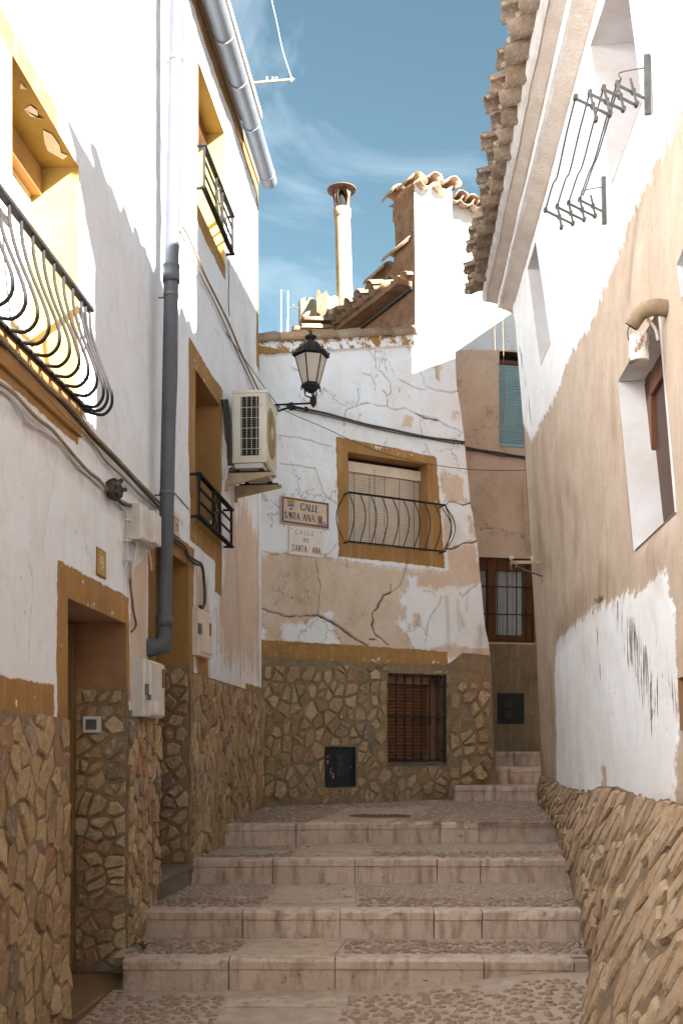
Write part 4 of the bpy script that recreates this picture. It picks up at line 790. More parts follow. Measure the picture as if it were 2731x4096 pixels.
def fF(A, B):
    q = lambda *p: sdf(A, B, px(WF, *p))
    up = q((1900, 900), (2100, -800), (3300, -900), (2900, 100), (2731, 440), (2697, 475), (2672, 545), (2622, 650), (2567, 760), (2507, 900), (2472, 1005), (2437, 1085), (2396, 1200), (2369, 1280), (2309, 1380), (2284, 1420), (2249, 1520), (2229, 1560), (2200, 1620), (2184, 1650), (2164, 1680), (2144, 1730), (2122, 1765), (2096, 1700), (1900, 1650))
    lo = q((2226, 2572), (2236, 2550), (2264, 2525), (2309, 2480), (2384, 2435), (2434, 2415), (2499, 2370), (2568, 2370), (2663, 2278), (2700, 2500), (2702, 3230), (2600, 3230), (2420, 3230), (2420, 3070), (2400, 3068), (2398, 3230), (2222, 3230), (2219, 2900), (2219, 2700))
    fl = -1.0+1.055*np.clip(1.12-seg_dist(A, B, px(WF, (2450, 2450), (2520, 2540), (2560, 2660), (2610, 2780)), False)/.75, 0, 1)
    fl = np.maximum(fl, -1.0+1.06*np.clip(1.1-seg_dist(A, B, px(WF, (2640, 2560), (2690, 2740), (2720, 2840)), False)/.6, 0, 1)); fl = np.maximum(fl, -1+1.1*np.clip(1-seg_dist(A, B, px(WF, (2390, 2530), (2394, 2650), (2396, 2700)), False)/.3, 0, 1)); fl = np.maximum(fl, -1+1.06*np.clip(1-seg_dist(A, B, px(WF, (2080, 1400), (2110, 1600), (2125, 1730)), False)/.4, 0, 1))
    fl = fl+.22*(vnoise(A*4, B*2.2, 5)-.5)
    fl = np.where(lo > 0, fl, np.where((A > 8.6) & (up > 0), fl, -1))
    d = np.zeros(A.shape)
    for pts, wd_, s in ((((2555, 780), (2520, 950), (2500, 1180)), .05, .8), (((2440, 1500), (2450, 1700)), .08, .5), (((2270, 1960), (2300, 2020), (2300, 2180)), .10, .8), (((2150, 2100), (2170, 2240), (2200, 2260)), .12, .9), (((2225, 2540), (2310, 2440), (2430, 2340)), .12, .9), (((2400, 2300), (2440, 2360)), .10, .8), (((2640, 2300), (2600, 2200), (2620, 2120)), .08, .5), (((2200, 2700), (2205, 3100)), .10, .6), (((2150, 2700), (2170, 3100)), .2, .35), (((2475, 1700), (2500, 1950), (2530, 2200)), .03, .6)):
        d = np.maximum(d, min(1, s*1.35)*np.clip(1.25-seg_dist(A, B, px(WF, *pts), False)/(wd_*1.3), 0, 1))
    raw = -np.maximum(up, lo)
    return dict(fA=raw, fT=fl, fD=d, disp=-.006*(raw > 0))
ckf = [(px(WF, (2270, 1960), (2273, 2080), (2268, 2160), (2262, 2205)), .004), (px(WF, (2395, 2160), (2402, 2240), (2392, 2300)), .004), (px(WF, (2210, 1660), (2228, 1780), (2230, 1870)), .003), (px(WF, (2370, 1870), (2362, 1930)), .003), (px(WF, (2570, 420), (2555, 480), (2545, 560), (2512, 650)), .006), (px(WF, (2380, 2410), (2410, 2390)), .009), (px(WF, (2312, 2120), (2318, 2320), (2310, 2420)), .003)]
grid_wall('wall', WF, oF, [q1, q2, q3, q4, q5], .0165, M['wf'], hf, fF, .022, ckf, 81)
for q, n_m in ((q1, 'revwhite'), (q2, 'revwhite'), (q3, 'revwhite'), (q4, 'revwhite'), (q5, 'brownwash')): reveal('window_reveal', WF, q, .30 if q is not q3 else .19, M[n_m], hf)
for q, dp in ((q1, .30), (q2, .30), (q4, .30), (q5, .3)):
    a0, a1 = min(p[0] for p in q)-.2, max(p[0] for p in q)+.2; b0, b1 = min(p[1] for p in q)-.1, max(p[1] for p in q)+.1
    wq = MB().box(WF.P, a0, a1, b0, b1, -dp-.08, -dp+.005).build('window', M['wood'], hf)
a0, a1 = min(p[0] for p in q3), max(p[0] for p in q3); b0, b1 = min(p[1] for p in q3), max(p[1] for p in q3)
wq = MB().box(WF.P, a0-.2, a1+.2, b0-.1, b1+.1, -.26, -.19).build('window', M['darkwood'], hf)
fr = MB()
for aa0, aa1, bb0, bb1 in ((a1-.16, a1-.02, b0, b1+.02), (a0, a1, b1-.14, b1-.02), (a0, a0+.1, b0, b1), (a0, a1, b0-.02, b0+.06)): fr.bbox(WF.P, aa0, aa1, bb0, bb1, -.19, -.14)
fr.build('window_frame', M['wood'], wq); MB().bbox(WF.P, a0+.1, a1-.16, b0+.06, b1-.14, -.19, -.165).build('window_sash', M['darkwood'], wq)
MB().box(WF.P, -3, 2.72, -.3, 5.0, -.4, .0).build('front_wall_end', M['corn'], hf)
# far end and rear of the house
MB().box(WF.P, 2.75, 10.2, -.2, EVF, -3.4, -.42).build('inner_wall', M['corn'], hf)
pe = [WF.P(a, b, 0) for a, b in px(WF, *edge_px)]; pe = [WF.P(WF.uv(2162, 3140)[0], .6, -.0)]+pe+[WF.P(10.4, EVF, 0)]; pr = [(p[0]+2.6, p[1]-.5, p[2]) for p in pe]
MB().add(pe+pr, [(i, i+1, len(pe)+i+1, len(pe)+i) for i in range(len(pe)-1)], True).build('end_wall', M['brownwash'], hf)
# cornice and eave
def strip(prof, name, mat, y0=2.7, y1=10.7, n=90, amp=.006, sd=0):
    vs = []; ys = np.linspace(y0, y1, n+1)
    for i, y in enumerate(ys):
        for k, (c, z) in enumerate(prof):
            j = float(fbm(np.array([y*2.5]), np.array([k*1.7+sd]), 91+sd, 4)[0])*amp*3; x_, y_, _ = WF.P(y, EVF, c+j); vs.append((x_, y_, EVF+z+j*.7))
    m = len(prof); mb = MB().add(vs, [(i*m+k, i*m+k+1, (i+1)*m+k+1, (i+1)*m+k) for i in range(n) for k in range(m-1)])
    mb.add([vs[n*m+k] for k in range(m)], [tuple(range(m))]); return mb.build(name, mat, hf)
strip([(-.05, -.01), (.015, .0), (.13, .055), (.135, .075)], 'cornice', M['corn']); strip([(.12, .05), (.150, .05), (.165, .065), (.165, .10), (.15, .11)], 'cornice_rib', M['cornw'], sd=3)
strip([(.15, .10), (.175, .098), (.285, .135), (.29, .16)], 'cornice', M['corn'], sd=5); strip([(.275, .125), (.305, .13), (.325, .145), (.325, .20), (.30, .21), (-.2, .24)], 'cornice_rib', M['cornw'], sd=7)
yy = 3.12; k = 0
while yy < 10.62:
    t = Vector(WF.P(yy, 0, 0)); bx, by, _ = WF.P(yy, EVF, .48+random.uniform(-.035, .03)); dv = -WF.N+Vector((0, 0, .30)); 
    tile(hf, (bx, by, EVF+.175), dv, L=.62, r0=.090, r1=.080, flip=True, jit=.09, mat='tileold')
    bx, by, _ = WF.P(yy+.118, EVF, .51+random.uniform(-.06, .04)); tile(hf, (bx, by, EVF+.175+random.uniform(-.015, .03)), dv, L=.62, r0=.092, r1=.08, jit=.09, mat='tileold')
    yy += .236; k += 1
strip([(.26, .20), (.44, .20), (.44, .235), (.2, .27)], 'eave_mortar', M['mortar'], y1=10.6, amp=.016, sd=9)
def fr_(y, c, z): x_, y_, _ = WF.P(y, EVF, c); return (x_, y_, EVF+z)
MB().add([fr_(3.1, .30, .27), fr_(10.6, .30, .27), fr_(10.6, -3.2, 2.44), fr_(3.1, -3.2, 2.44), fr_(3.1, -3.2, .2), fr_(10.6, -3.2, .2), fr_(3.1, .30, .2), fr_(10.6, .30, .2)], [(0, 1, 2, 3), (0, 3, 4, 6), (1, 7, 5, 2), (6, 4, 5, 7)]).build('roof', M['tile'], hf)
MB().box(lambda a, b, c: (a, b, c), 3.9, 4.4, 2.35, 7.7, -.5, 9.45).build('rear_shade_block', M['corn'], hf)  # unseen thin block, sized to shade the tall white and corner houses
MB().box(lambda a, b, c: (a, b, c), 1.75, 5.5, -8, 2.69, -.6, 5.45).build('low_shade_block', M['revwhite'], hf)  # unseen neighbour block, its height set to bound the sunlit patch at left
# slanted stone base
FT = [(.6, .55, -.12), (2.7, .80, -.05), (3.3, .88, -.02), (4.8, 1.12, .05), (5.73, 1.385, .16), (6.41, 1.49, .33), (7.65, 1.675, .52), (8.85, 1.86, .70), (10.0, 2.02, .745), (11.3, 2.17, .76)]
ty = [p[0] for p in FT]; TFa = sorted(top_f)
def PB_(a, b, c=0):   # b 0..1 from the foot to the plaster
    a = np.asarray(a, float); fx = np.interp(a, ty, [p[1] for p in FT]); fz = np.interp(a, ty, [p[2] for p in FT])-.03; tz = np.interp(a, [p[0] for p in TFa], [p[1] for p in TFa])
    tx, tyy, _ = WF.P(a, tz, .0); sag = np.sin(np.clip(b, 0, 1)*math.pi)*.03
    x = fx+(tx-fx)*b**.9+0; dz = tz-fz; nx = -dz; nz = -(tx-fx); n = np.hypot(nx, nz); return (x+(c+sag)*nx/n+b*.0, a+0*x, fz+dz*b-(c+sag)*nz/n*0+(c+sag)*np.abs(nz)/n)
class FB(Slant):
    def __init__(s): s.side = -1; s.N = WF.N
    def P(s, a, b, c=0): return PB_(a, b, c)
grid_wall('mortar_bed', FB(), rect(.6, 11.25, 0, 1.0), [], .03, M['mortar'], hf, lambda A, B: dict(disp=.016*fbm(A*7, B*7, 95, 4)*2), .012, (), 95)
def PS(a, b, c=0): return PB_(a, b/.95, c)
stones(PS, [(.9, .01), (7.2, .01), (7.2, .95), (.9, .95)], [], .115, hf, M['stonef'], aspect=2.6, ang=130, gap=.014, hgt=.019, seed=96, cap=215, jit=.40, prob=.93, tl=.02)
stones(PS, [(7.2, .02), (10.9, .05), (10.9, .93), (7.2, .93)], [], .12, hf, M['stonef'], aspect=2.6, ang=125, gap=.012, hgt=.016, seed=97, cap=85, jit=.40, prob=.93, tl=.02)
# ================================================ SMALLER THINGS
V3 = Vector
def on(w, pts, c=.02): return [V3(w.P(*w.uv(*p), c if isinstance(c, (int, float)) else c[i])) for i, p in enumerate(pts)]
def wpt(w, x, y, c): a, b = w.uv(x, y); return V3(w.P(a, b, c))
def single(mb, name, mat, label, cat, group=None): return tag(mb.build(name, mat), label, cat, group)
# --- downpipe
pr = thing('downpipe', 'grey plastic downpipe with socket joints running down between the two doors', 'drainpipe', (-1.2, 6.8, 2))
def pp(z, c=.085): t = (z-1.95)/(6.3-1.95); Y = 6.71; x, y, _ = W2.P(Y+.035*t, 0, c+.02*t); return V3((x+.06*t, y, z))
MB().tube([pp(1.4+.62), pp(3), pp(4.5), pp(7.3)], .0475, 20).build('pipe', M['pvc'], pr)
jz = EYE+(2987-1105)*6.75/4096
MB().lathe(pp(jz-.055), [(.046, 0), (.057, .001), (.057, .05), (.054, .055), (.054, .10), (.057, .105), (.057, .115), (.047, .118)], 20).build('collar', M['pvc'], pr)
MB().lathe(pp(1.4+.79), [(.046, -.005), (.058, -.004), (.058, .065), (.048, .07)], 20).build('collar', M['pvc'], pr)
p0 = pp(1.4+.80); od = (V3((-1, -.65, 0))).normalized(); pts = []
for i in range(9): a = i/8*math.pi/2; pts.append(p0+od*(.085*(1-math.cos(a)))+V3((0, 0, -.07-.085*math.sin(a))))
MB().tube(pts[:], .055, 18).tube([pts[-1], pts[-1]+od*.055], .060, 18).build('elbow', M['pvc'], pr)
for z in (5.9, 4.35, 3.05): MB().lathe(pp(z), [(.048, 0), (.0505, .001), (.0505, .022), (.048, .023)], 20).tube([pp(z, .0), pp(z, .05)], .006).build('pipe_clip', M['iron2'], pr)
# --- gutter
gt = thing('gutter', 'pale grey round gutter under the eave of the tall white house', 'gutter', (-1, 9, 7))
def gp(Y, z=EYE+5.72, c=.15): return V3(W2.P(Y, z, c))
MB().tube([gp(6.9, EYE+5.76), gp(8.2, EYE+5.745), gp(9.3, EYE+5.73), gp(10.36, EYE+5.71)], .079, 22).build('pipe', M['gutter'], gt)
for y in (7.6, 8.25, 8.8, 9.4, 10.2): MB().tube([gp(y, EYE+5.735-(y-8)*.01), gp(y+.035, EYE+5.735-(y-8)*.01)], .0835, 22).build('joint_ring', M['gutter'], gt)
# --- railings
def bar_rail(name, label, w, a0, a1, zb, zt, c, grp):
    t = thing(name, label, 'railing', tuple(w.P((a0+a1)/2, zb, 0)), grp)
    for z in (zt, zb): MB().bbox(w.P, a0, a1, z-.010, z+.010, c-.02, c+.02, .003).build('rail', M['iron'], t)
    for z in (zt, zb):
        for a in (a0+.01, a1-.02): MB().bbox(w.P, a, a+.02, z-.008, z+.008, -.01, c-.02, .002).build('wall_bracket', M['iron'], t)
    n0, n1 = a0+(a1-a0)*.40, a0+(a1-a0)*.60
    for a in (a0+.01, n0, n1, a1-.03): MB().bbox(w.P, a, a+.018, zb+.01, zt-.01, c-.010, c+.010, .003).build('upright', M['iron'], t)
    for f in (.36, .68):
        for s0, s1 in ((a0+.02, n0), (n1+.01, a1-.02)): z = zb+(zt-zb)*f; MB().bbox(w.P, s0, s1, z-.007, z+.007, c-.008, c+.008, .002).build('cross_bar', M['iron'], t)
    zm = (zb+zt)/2; nm = (n0+n1)/2
    for s in (-1, 1):
        q = [(nm+.009+s*x, zm+y*(zt-zb)) for x, y in ((.055, .42), (.02, .44), (.012, .34), (.05, .22), (.055, .08), (.0, .0), (.055, -.08), (.05, -.22), (.012, -.34), (.02, -.44), (.055, -.42))]
        MB().tube(smooth_pts([w.P(a, b, c) for a, b in q], 3), .006).build('scroll', M['iron'], t)
    return t
bar_rail('window_railing', 'low black iron railing across the window beside the air conditioner', W2, 7.72, 8.93, EYE+1.74, EYE+2.06, .07, 'window railings')
bar_rail('window_railing', 'small black iron railing across the sunlit top window under the gutter', W2, 7.92, 9.02, EYE+4.33, EYE+4.66, .06, 'window railings')
t = thing('balcony_railing', 'pot-bellied wrought iron railing bulging from the large ochre window at left edge', 'railing', tuple(W1.P(5, 3.2, 0)), 'window railings')
MB().bbox(W1.P, 4.0, 5.36, EYE+2.27, EYE+2.295, .025, .06, .004).build('top_rail', M['iron'], t)
MB().bbox(W1.P, 4.0, 5.36, EYE+1.745, EYE+1.762, .012, .045, .003).build('bottom_rail', M['iron'], t)
for a in [4.03+.13*i for i in range(9)]+[5.21, 5.27, 5.335]:
    k = 1 if a < 5.2 else .9+(a-5.2)*.3
    pr_ = [(.045, 2.28), (.05, 2.18), (.085, 2.05), (.135, 1.93), (.165, 1.84), (.16, 1.775), (.115, 1.735), (.05, 1.745), (.03, 1.752)]
    MB().tube(smooth_pts([W1.P(a+(.03*(i/8) if a > 5.2 else 0), EYE+z, c*k) for i, (c, z) in enumerate(pr_)], 3), .0082, 7).build('bar', M['iron'], t)
t = thing('balcony_railing', 'pot-bellied iron railing in front of the striped shutter of the corner house', 'railing', tuple(WC.P(aL, bB, 0)), 'window railings')
a0, zt0 = WC.uv(1400, 1978); a1, zt1 = WC.uv(1752, 2034); zb_ = WC.uv(1400, 2176)[1]; zt_ = (zt0+zt1)/2
a0 = aL-.06; a1 = aR+.16
for nm, z in (('top_rail', zt_), ('bottom_rail', zb_+.0)):
    MB().bbox(WC.P, a0, a1, z-.008, z+.008, .11, .14, .003).bbox(WC.P, a0, a0+.014, z-.006, z+.006, -.02, .11, .002).bbox(WC.P, a1-.014, a1, z-.006, z+.006, -.02, .11, .002).build(nm, M['iron'], t)
prf = [(0, 0), (.02, -.08), (.06, -.2), (.095, -.35), (.105, -.52), (.09, -.68), (.05, -.84), (.012, -.95), (0, -1)]
for i in range(10):
    a = a0+.006+(a1-a0-.012)*i/9; MB().tube(smooth_pts([WC.P(a, zt_+(zt_-zb_)*z, .125+c*1.15) for c, z in prf], 2), .0058, 6).build('bar', M['iron'], t)
for s in (0, 1):
    for o_ in ((.06,) if s == 0 else (.05, .0)): MB().tube(smooth_pts([WC.P((a0+.004-c*1.0) if s == 0 else (a1-.004+c*.9), zt_+(zt_-zb_)*z, .125-o_*1.5+(c*.6 if s else 0)) for c, z in prf], 2), .0058, 6).build('bar', M['iron'], t)
# --- cellar grille
t = thing('window_grille', 'black iron grille with turned bars over the brown cellar shutter', 'grille', tuple(WC.P(aW0, bW0, 0)))
g0, g1 = aW0-.005, aW1+.005
for z in (bW0+.03, bW1-.035, (bW0+bW1)/2+.015): MB().bbox(WC.P, g0, g1, z-.006, z+.006, .035, .05, .002).build('cross_bar', M['iron'], t)
for i in range(6):
    a = aW0+.085+(aW1-aW0-.20)*i/5; zs_ = bW0+.02; H_ = bW1-bW0-.03; k = []
    for f, r in ((0, .009), (.01, .016), (.03, .016), (.045, .010), (.06, .017), (.09, .011), (.12, .0085), (.38, .0085), (.42, .011), (.44, .017), (.46, .012), (.475, .019), (.51, .019), (.525, .012), (.54, .017), (.56, .011), (.60, .0085), (.88, .0085), (.91, .011), (.94, .017), (.955, .010), (.97, .016), (.99, .016), (1, .009)): k.append((r, f*H_))
    MB().lathe(WC.P(a, zs_, .043), k, 8).build('turned_bar', M['iron'], t)
MB().bbox(WC.P, aW1-.035, aW1-.006, bW0-.005, bW1+.0, .03, .055, .003).build('side_post', M['iron'], t)
for z in (bW0+.13, bW1-.13): MB().bbox(WC.P, aW1-.07, aW1-.03, z-.012, z+.012, .032, .052).build('hinge', M['iron'], t)
# --- vent hatch doors
t = thing('vent_hatch', 'black steel hatch with a mesh panel low in the stone base of corner house', 'hatch', tuple(WC.P(aV0, bV0, 0)))
MB().bbox(WC.P, aV0+.004, aV1-.004, bV0+.004, bV1-.004, -.05, -.012, .003).build('door_panel', M['vent'], t)
w_ = aV1-aV0
MB().bbox(WC.P, aV0+.003, aV0+.02, bV0, bV1, -.01, .012).bbox(WC.P, aV1-.02, aV1-.003, bV0, bV1, -.01, .012).bbox(WC.P, aV0+.02, aV1-.02, bV1-.02, bV1-.002, -.01, .012).bbox(WC.P, aV0+.02, aV1-.02, bV0, bV0+.016, -.01, .012).build('hatch_frame', M['vent'], t)
ms = MB(); x0, x1, y0, y1 = aV0+.38*w_, aV0+.66*w_, bV0+.27*(bV1-bV0), bV0+.80*(bV1-bV0)
for i in range(-6, 12):
    for s in (1, -1):
        p = (x0+i*.03, y0); L = (y1-y0); qx = [(p[0]+s*(y-y0)*.6, y) for y in np.linspace(y0, y1, 14)]; qx = [q for q in qx if x0 <= q[0] <= x1]
        if len(qx) > 1: ms.tube([WC.P(qx[0][0], qx[0][1], -.006), WC.P(qx[-1][0], qx[-1][1], -.006)], .0022, 4)
ms.build('mesh_panel', M['iron2'], t)
for _ in range(9):
    a, b = aV0+random.choice((.1, .2, .28, .75, .85))*w_, bV0+random.uniform(.2, .95)*(bV1-bV0); n = 6; r = random.uniform(.004, .012)
    MB().add([WC.P(a+r*random.uniform(.4, 1)*math.cos(i), b+2.2*r*random.uniform(.3, 1)*math.sin(i), -.0105) for i in [2*math.pi*q/n for q in range(n)]], [tuple(range(n))]).build('chipped_paint', M['corn'], t)
t = thing('vent_hatch', 'black metal hatch with two small grilles under the barred window of pink house', 'hatch', tuple(WD.P(hv[0], hv[2], 0)))
MB().bbox(WD.P, hv[0]-.01, hv[1]+.01, hv[2]-.01, hv[3]+.01, -.06, .012, .004).build('door_panel', M['vent'], t)
for f in (.66, .28):
    g = MB(); cx, cy = hv[0]+.4*(hv[1]-hv[0]), hv[2]+f*(hv[3]-hv[2])
    for i in range(5): g.bbox(WD.P, cx-.055, cx+.055, cy-.04+i*.02, cy-.034+i*.02, .012, .017, .001)
    for i in range(4): g.bbox(WD.P, cx-.05+i*.032, cx-.045+i*.032, cy-.045, cy+.05, .0125, .0185, .001)
    g.build('vent_grille', M['rust'], t)
MB().tube([WD.P(hv[1]+.005, hv[2]+.24, .02), WD.P(hv[1]+.005, hv[2]+.30, .02)], .008).build('latch', M['iron2'], t)
# --- window bars of the pink house
t = thing('window_bars', 'thin black bars over the curtained brown window of the pink house', 'grille', tuple(WD.P(X0, Y0, 0)))
for x in (1946, 1987, 2026, 2064, 2102): a = WD.uv(x, 2400)[0]; MB().tube([WD.P(a, Y0+.06, .0), WD.P(a, Y1-.02, .0)], .0065).build('bar', M['iron'], t)
for y in (2347, 2457): b = WD.uv(2000, y)[1]; MB().bbox(WD.P, X0, X1-.07, b-.008, b+.008, -.006, .006, .002).build('cross_bar', M['iron'], t)
# --- air conditioner
ac = thing('air_conditioner', 'yellowed white air conditioner unit hanging on brackets beside the ochre window', 'air conditioner', tuple(W2.P(9, EYE+2.45, .1)))
za, zb2, c0, c1, y0, y1 = EYE+2.47, EYE+3.09, .075, .375, 8.92, 9.47
b_ = MB().bbox(W2.P, y0, y1, za, zb2, c0, c1, .012); b_.build('casing', M['acw'], ac)
def PA(a, b, c): return W2.P(y0-c, b, a)      # the end face that looks down the street: a = across (c), b = up, c = towards the viewer
MB().bbox(PA, c0-.004, c1+.004, zb2-.02, zb2+.008, -.60, .006, .004).build('top_lid', M['acw'], ac)
MB().bbox(PA, c0+.075, c0+.235, za+.06, zb2-.045, -.02, .002, .003).build('coil_opening', M['dark'], ac)
for i in range(26): z = za+.075+i*.0195; MB().box(PA, c0+.08, c0+.23, z, z+.003, .0, .004).build('coil_fin', M['iron2'], ac)
for a in (.088, .131, .174, .217): MB().tube([PA(c0+a, za+.065, .016), PA(c0+a, zb2-.05, .016)], .0024, 5).build('guard_wire', M['cream'], ac)
for z in (za+.115, za+.205, za+.295, za+.385, za+.475): MB().tube([PA(c0+.068, z, .014), PA(c0+.24, z, .014)], .0024, 5).build('guard_wire', M['cream'], ac)
for z in (za+.115, zb2-.12): MB().tube(smooth_pts([PA(c0+.24, z, .014), PA(c0+.265, z+.006, .012), PA(c0+.262, z-.03, .006)], 3), .004).build('clip', M['cream'], ac)
for a in (.015, .245): MB().bbox(PA, c0+a, c0+a+.05, za+.03, zb2-.03, .0, .006, .003).build('side_rib', M['acw'], ac)
fc = V3(W2.P((y0+y1)/2-.03, (za+zb2)/2+.01, c1)); FN = W2.N
MB().lathe(fc, [(.215, -.01), (.222, .004), (.215, .008), (.205, .004)], 32, FN).build('fan_ring', M['acgold'], ac); MB().lathe(fc, [(.204, .0), (.204, .002)], 32, FN).build('fan_opening', M['acgold'], ac)
for r in [.06+.022*i for i in range(7)]: MB().lathe(fc, [(r, .006), (r+.004, .010), (r+.008, .006)], 28, FN).build('grille_ring', M['acgold'], ac)
MB().lathe(fc, [(.055, .002), (.055, .012), (.03, .016)], 20, FN).build('fan_hub', M['cream'], ac)
for i in range(24):
    a = 2*math.pi*i/24; d = W2.U*math.cos(a)+V3((0, 0, 1))*math.sin(a); MB().tube([fc+d*.05+FN*.009, fc+d*.212+FN*.009], .0022, 4).build('grille_spoke', M['acgold'], ac)
MB().bbox(W2.P, y0+.01, y1-.01, za-.045, za-.002, c0+.02, c1-.03, .004).build('base_pan', M['boxw'], ac)
for Y in (y0+.06, y1-.06):
    br = MB(); z = za-.075
    br.bbox(W2.P, Y-.018, Y+.018, z-.15, z, .0, .02, .002); br.add([W2.P(Y-.016, z, .015), W2.P(Y-.016, z, .43), W2.P(Y-.016, z-.025, .43), W2.P(Y-.016, z-.11, .015), W2.P(Y+.016, z, .015), W2.P(Y+.016, z, .43), W2.P(Y+.016, z-.025, .43), W2.P(Y+.016, z-.11, .015)], [(0, 1, 2, 3), (7, 6, 5, 4), (0, 4, 5, 1), (1, 5, 6, 2), (2, 6, 7, 3)])
    br.build('bracket', M['bamboo'], ac); MB().bbox(W2.P, Y-.012, Y+.012, z+.004, z+.016, .04, .40).bbox(W2.P, Y-.01, Y+.01, z+.016, z+.035, .09, .13).bbox(W2.P, Y-.01, Y+.01, z+.016, z+.035, .30, .34).build('rubber_foot', M['iron'], ac)
MB().tube(smooth_pts([W2.P(9.0, za-.02, .08), W2.P(8.88, za-.05, .05), W2.P(8.80, za-.2, .03), W2.P(8.70, za-.45, .0), W2.P(8.6, za-.6, -.05)]), .009).build('drain_hose', M['boxw'], ac)
for k, c in enumerate((.03, .055, .07)): MB().tube(smooth_pts([W2.P(8.90, za+.02, c), W2.P(8.87, za+.25, c+.0), W2.P(8.84, za+.42, c-.01), W2.P(8.82, za+.52, c-.02)]), .013).build('coolant_hose', M['cableb'], ac)
single(MB().bbox(W2.P, 8.87, 8.92, EYE+2.33, EYE+2.72, .0, .035), 'cable_trunking', M['boxw'], 'short white vertical trunking on wall just left of the air conditioner', 'trunking')
# --- street lamp
LY = 10.12; lx = (1243-1365.5)/FPX*LY; LZ = lambda y: EYE+(2987-y)*LY/FPX
lp = thing('wall_lamp', 'black wrought iron lantern with frosted panes on a scrolled wall bracket', 'lamp', (lx, LY, LZ(1615)))
C0 = V3((lx, LY, 0)); hx = lambda r, z, k, ph=R(12): V3((lx+r*math.cos(ph+k*math.pi/3), LY+r*math.sin(ph+k*math.pi/3), z))
zB, zT = LZ(1540), LZ(1425); rB, rT = .080, .158; ph = R(12)
def hexr(prof, name, mat): MB().lathe((lx, LY, 0), prof, 6, smooth=False, phase=ph).build(name, mat, lp)
hexr([(.03, zB-.075), (.045, zB-.06), (.07, zB-.045), (.075, zB-.03), (.098, zB-.026), (.098, zB-.008), (.088, zB)], 'lantern_base', M['iron'])
hexr([(rT+.012, zT-.006), (rT+.032, zT+.0), (rT+.030, zT+.016), (.145, zT+.03), (.128, zT+.075), (.10, zT+.115), (.06, zT+.135), (.034, zT+.14)], 'lantern_roof', M['iron'])
MB().lathe((lx, LY, 0), [(.03, zT+.138), (.034, zT+.155), (.03, zT+.168), (.055, zT+.178), (.062, zT+.190), (.05, zT+.200), (.022, zT+.212), (.012, zT+.222), (.016, zT+.232), (.008, zT+.244), (.002, zT+.262)], 14).build('chimney_cap', M['iron'], lp)
def frosted():
    m = MT('frosted_lamp_glass'); m.b.inputs['Transmission Weight'].default_value = .25; m.b.inputs['Subsurface Weight'].default_value = 0; return m.fin((.58, .50, .42), .5, spec=.4)
M['frost'] = frosted()
for k in range(6):
    a, b, c_, d = hx(rB, zB, k), hx(rB, zB, k+1), hx(rT, zT, k+1), hx(rT, zT, k); m_ = (a+b+c_+d)/4; sh = lambda p: m_+(p-m_)*.9
    n_out = (b-a).cross(d-a).normalized()*.002; MB().add([sh(p)+s*n_out for s in (-1, 1) for p in (a, b, c_, d)], [(3, 2, 1, 0), (4, 5, 6, 7), (0, 1, 5, 4), (1, 2, 6, 5), (2, 3, 7, 6), (3, 0, 4, 7)]).build('glass_pane', M['frost'], lp)
    MB().tube([a, d], .0075, 5).tube([a, b], .008, 5).tube([d, c_], .008, 5).build('frame_bar', M['iron'], lp)
    cr = MB()
    for q in range(7):
        f = q/6; p = hx(rT+.024, zT+.014, k)*(1-f)+hx(rT+.024, zT+.014, k+1)*f; h = .05 if q in (0, 6) else (.022 if q % 2 else .034); cr.lathe(p, [(.005, 0), (.007, h*.4), (.009, h*.55), (.004, h*.75), (.001, h)], 5)
    cr.build('crown_ornament', M['iron'], lp)
    for f, z, r in ((.5, zT+.09, .105), (.25, zT+.06, .124), (.75, zT+.06, .124)): p = hx(r, z, k)*(1-f)+hx(r, z, k+1)*f; MB().lathe(p, [(.002, -.013), (.012, -.004), (.012, .004), (.002, .013)], 6).build('rosette', M['iron'], lp)
    p = hx(.094, zB-.03, k); MB().lathe(p, [(.002, -.035), (.008, -.02), (.005, -.008), (.01, 0)], 6).build('pendant', M['iron'], lp)
zA = LZ(1613); Ls = V3((lx, LY, zA))
MB().lathe((lx+.025, LY, zA-.045), [(.006, 0), (.012, .012), (.022, .02), (.03, .05), (.034, .075), (.028, .08), (.034, .088), (.034, .10), (.012, .105), (.012, .13)], 8).build('arm_socket', M['iron'], lp)
for s in (-1, 1): MB().tube(smooth_pts([V3((lx+.02, LY, zA+.055)), V3((lx+s*.045, LY, zA+.07)), V3((lx+s*.058, LY, zA+.10)), V3((lx+s*.045, LY, zA+.125))]), .007).build('yoke', M['iron'], lp)
MB().tube([V3((lx+.02, LY, zA+.05)), V3((lx+.01, LY, zB-.05))], .009).build('stem', M['iron'], lp)
wallp = V3(W2.P(10.2, zA, 0)); dirw = (wallp-Ls).normalized(); Lw = (wallp-Ls).length; at_ = lambda s, z: Ls+V3((dirw.x, dirw.y, 0))*s+V3((0, 0, z))
MB().tube([at_(-.01, 0), at_(Lw, .0)], .010, 8).build('arm', M['iron'], lp)
MB().tube(smooth_pts([at_(Lw, -.22), at_(Lw*.75, -.12), at_(Lw*.5, -.055), at_(Lw*.3, -.03), at_(Lw*.15, -.045), at_(Lw*.07, -.07), at_(.03, -.05), at_(.06, -.035)], 4), .010, 8).build('scroll', M['iron'], lp)
def spiral(s, z, r, t0, turns, dr=1): return [at_(s+r*(1-.75*i/18)*math.cos(t0+dr*turns*2*math.pi*i/18), z+r*(1-.75*i/18)*math.sin(t0+dr*turns*2*math.pi*i/18)) for i in range(19)]
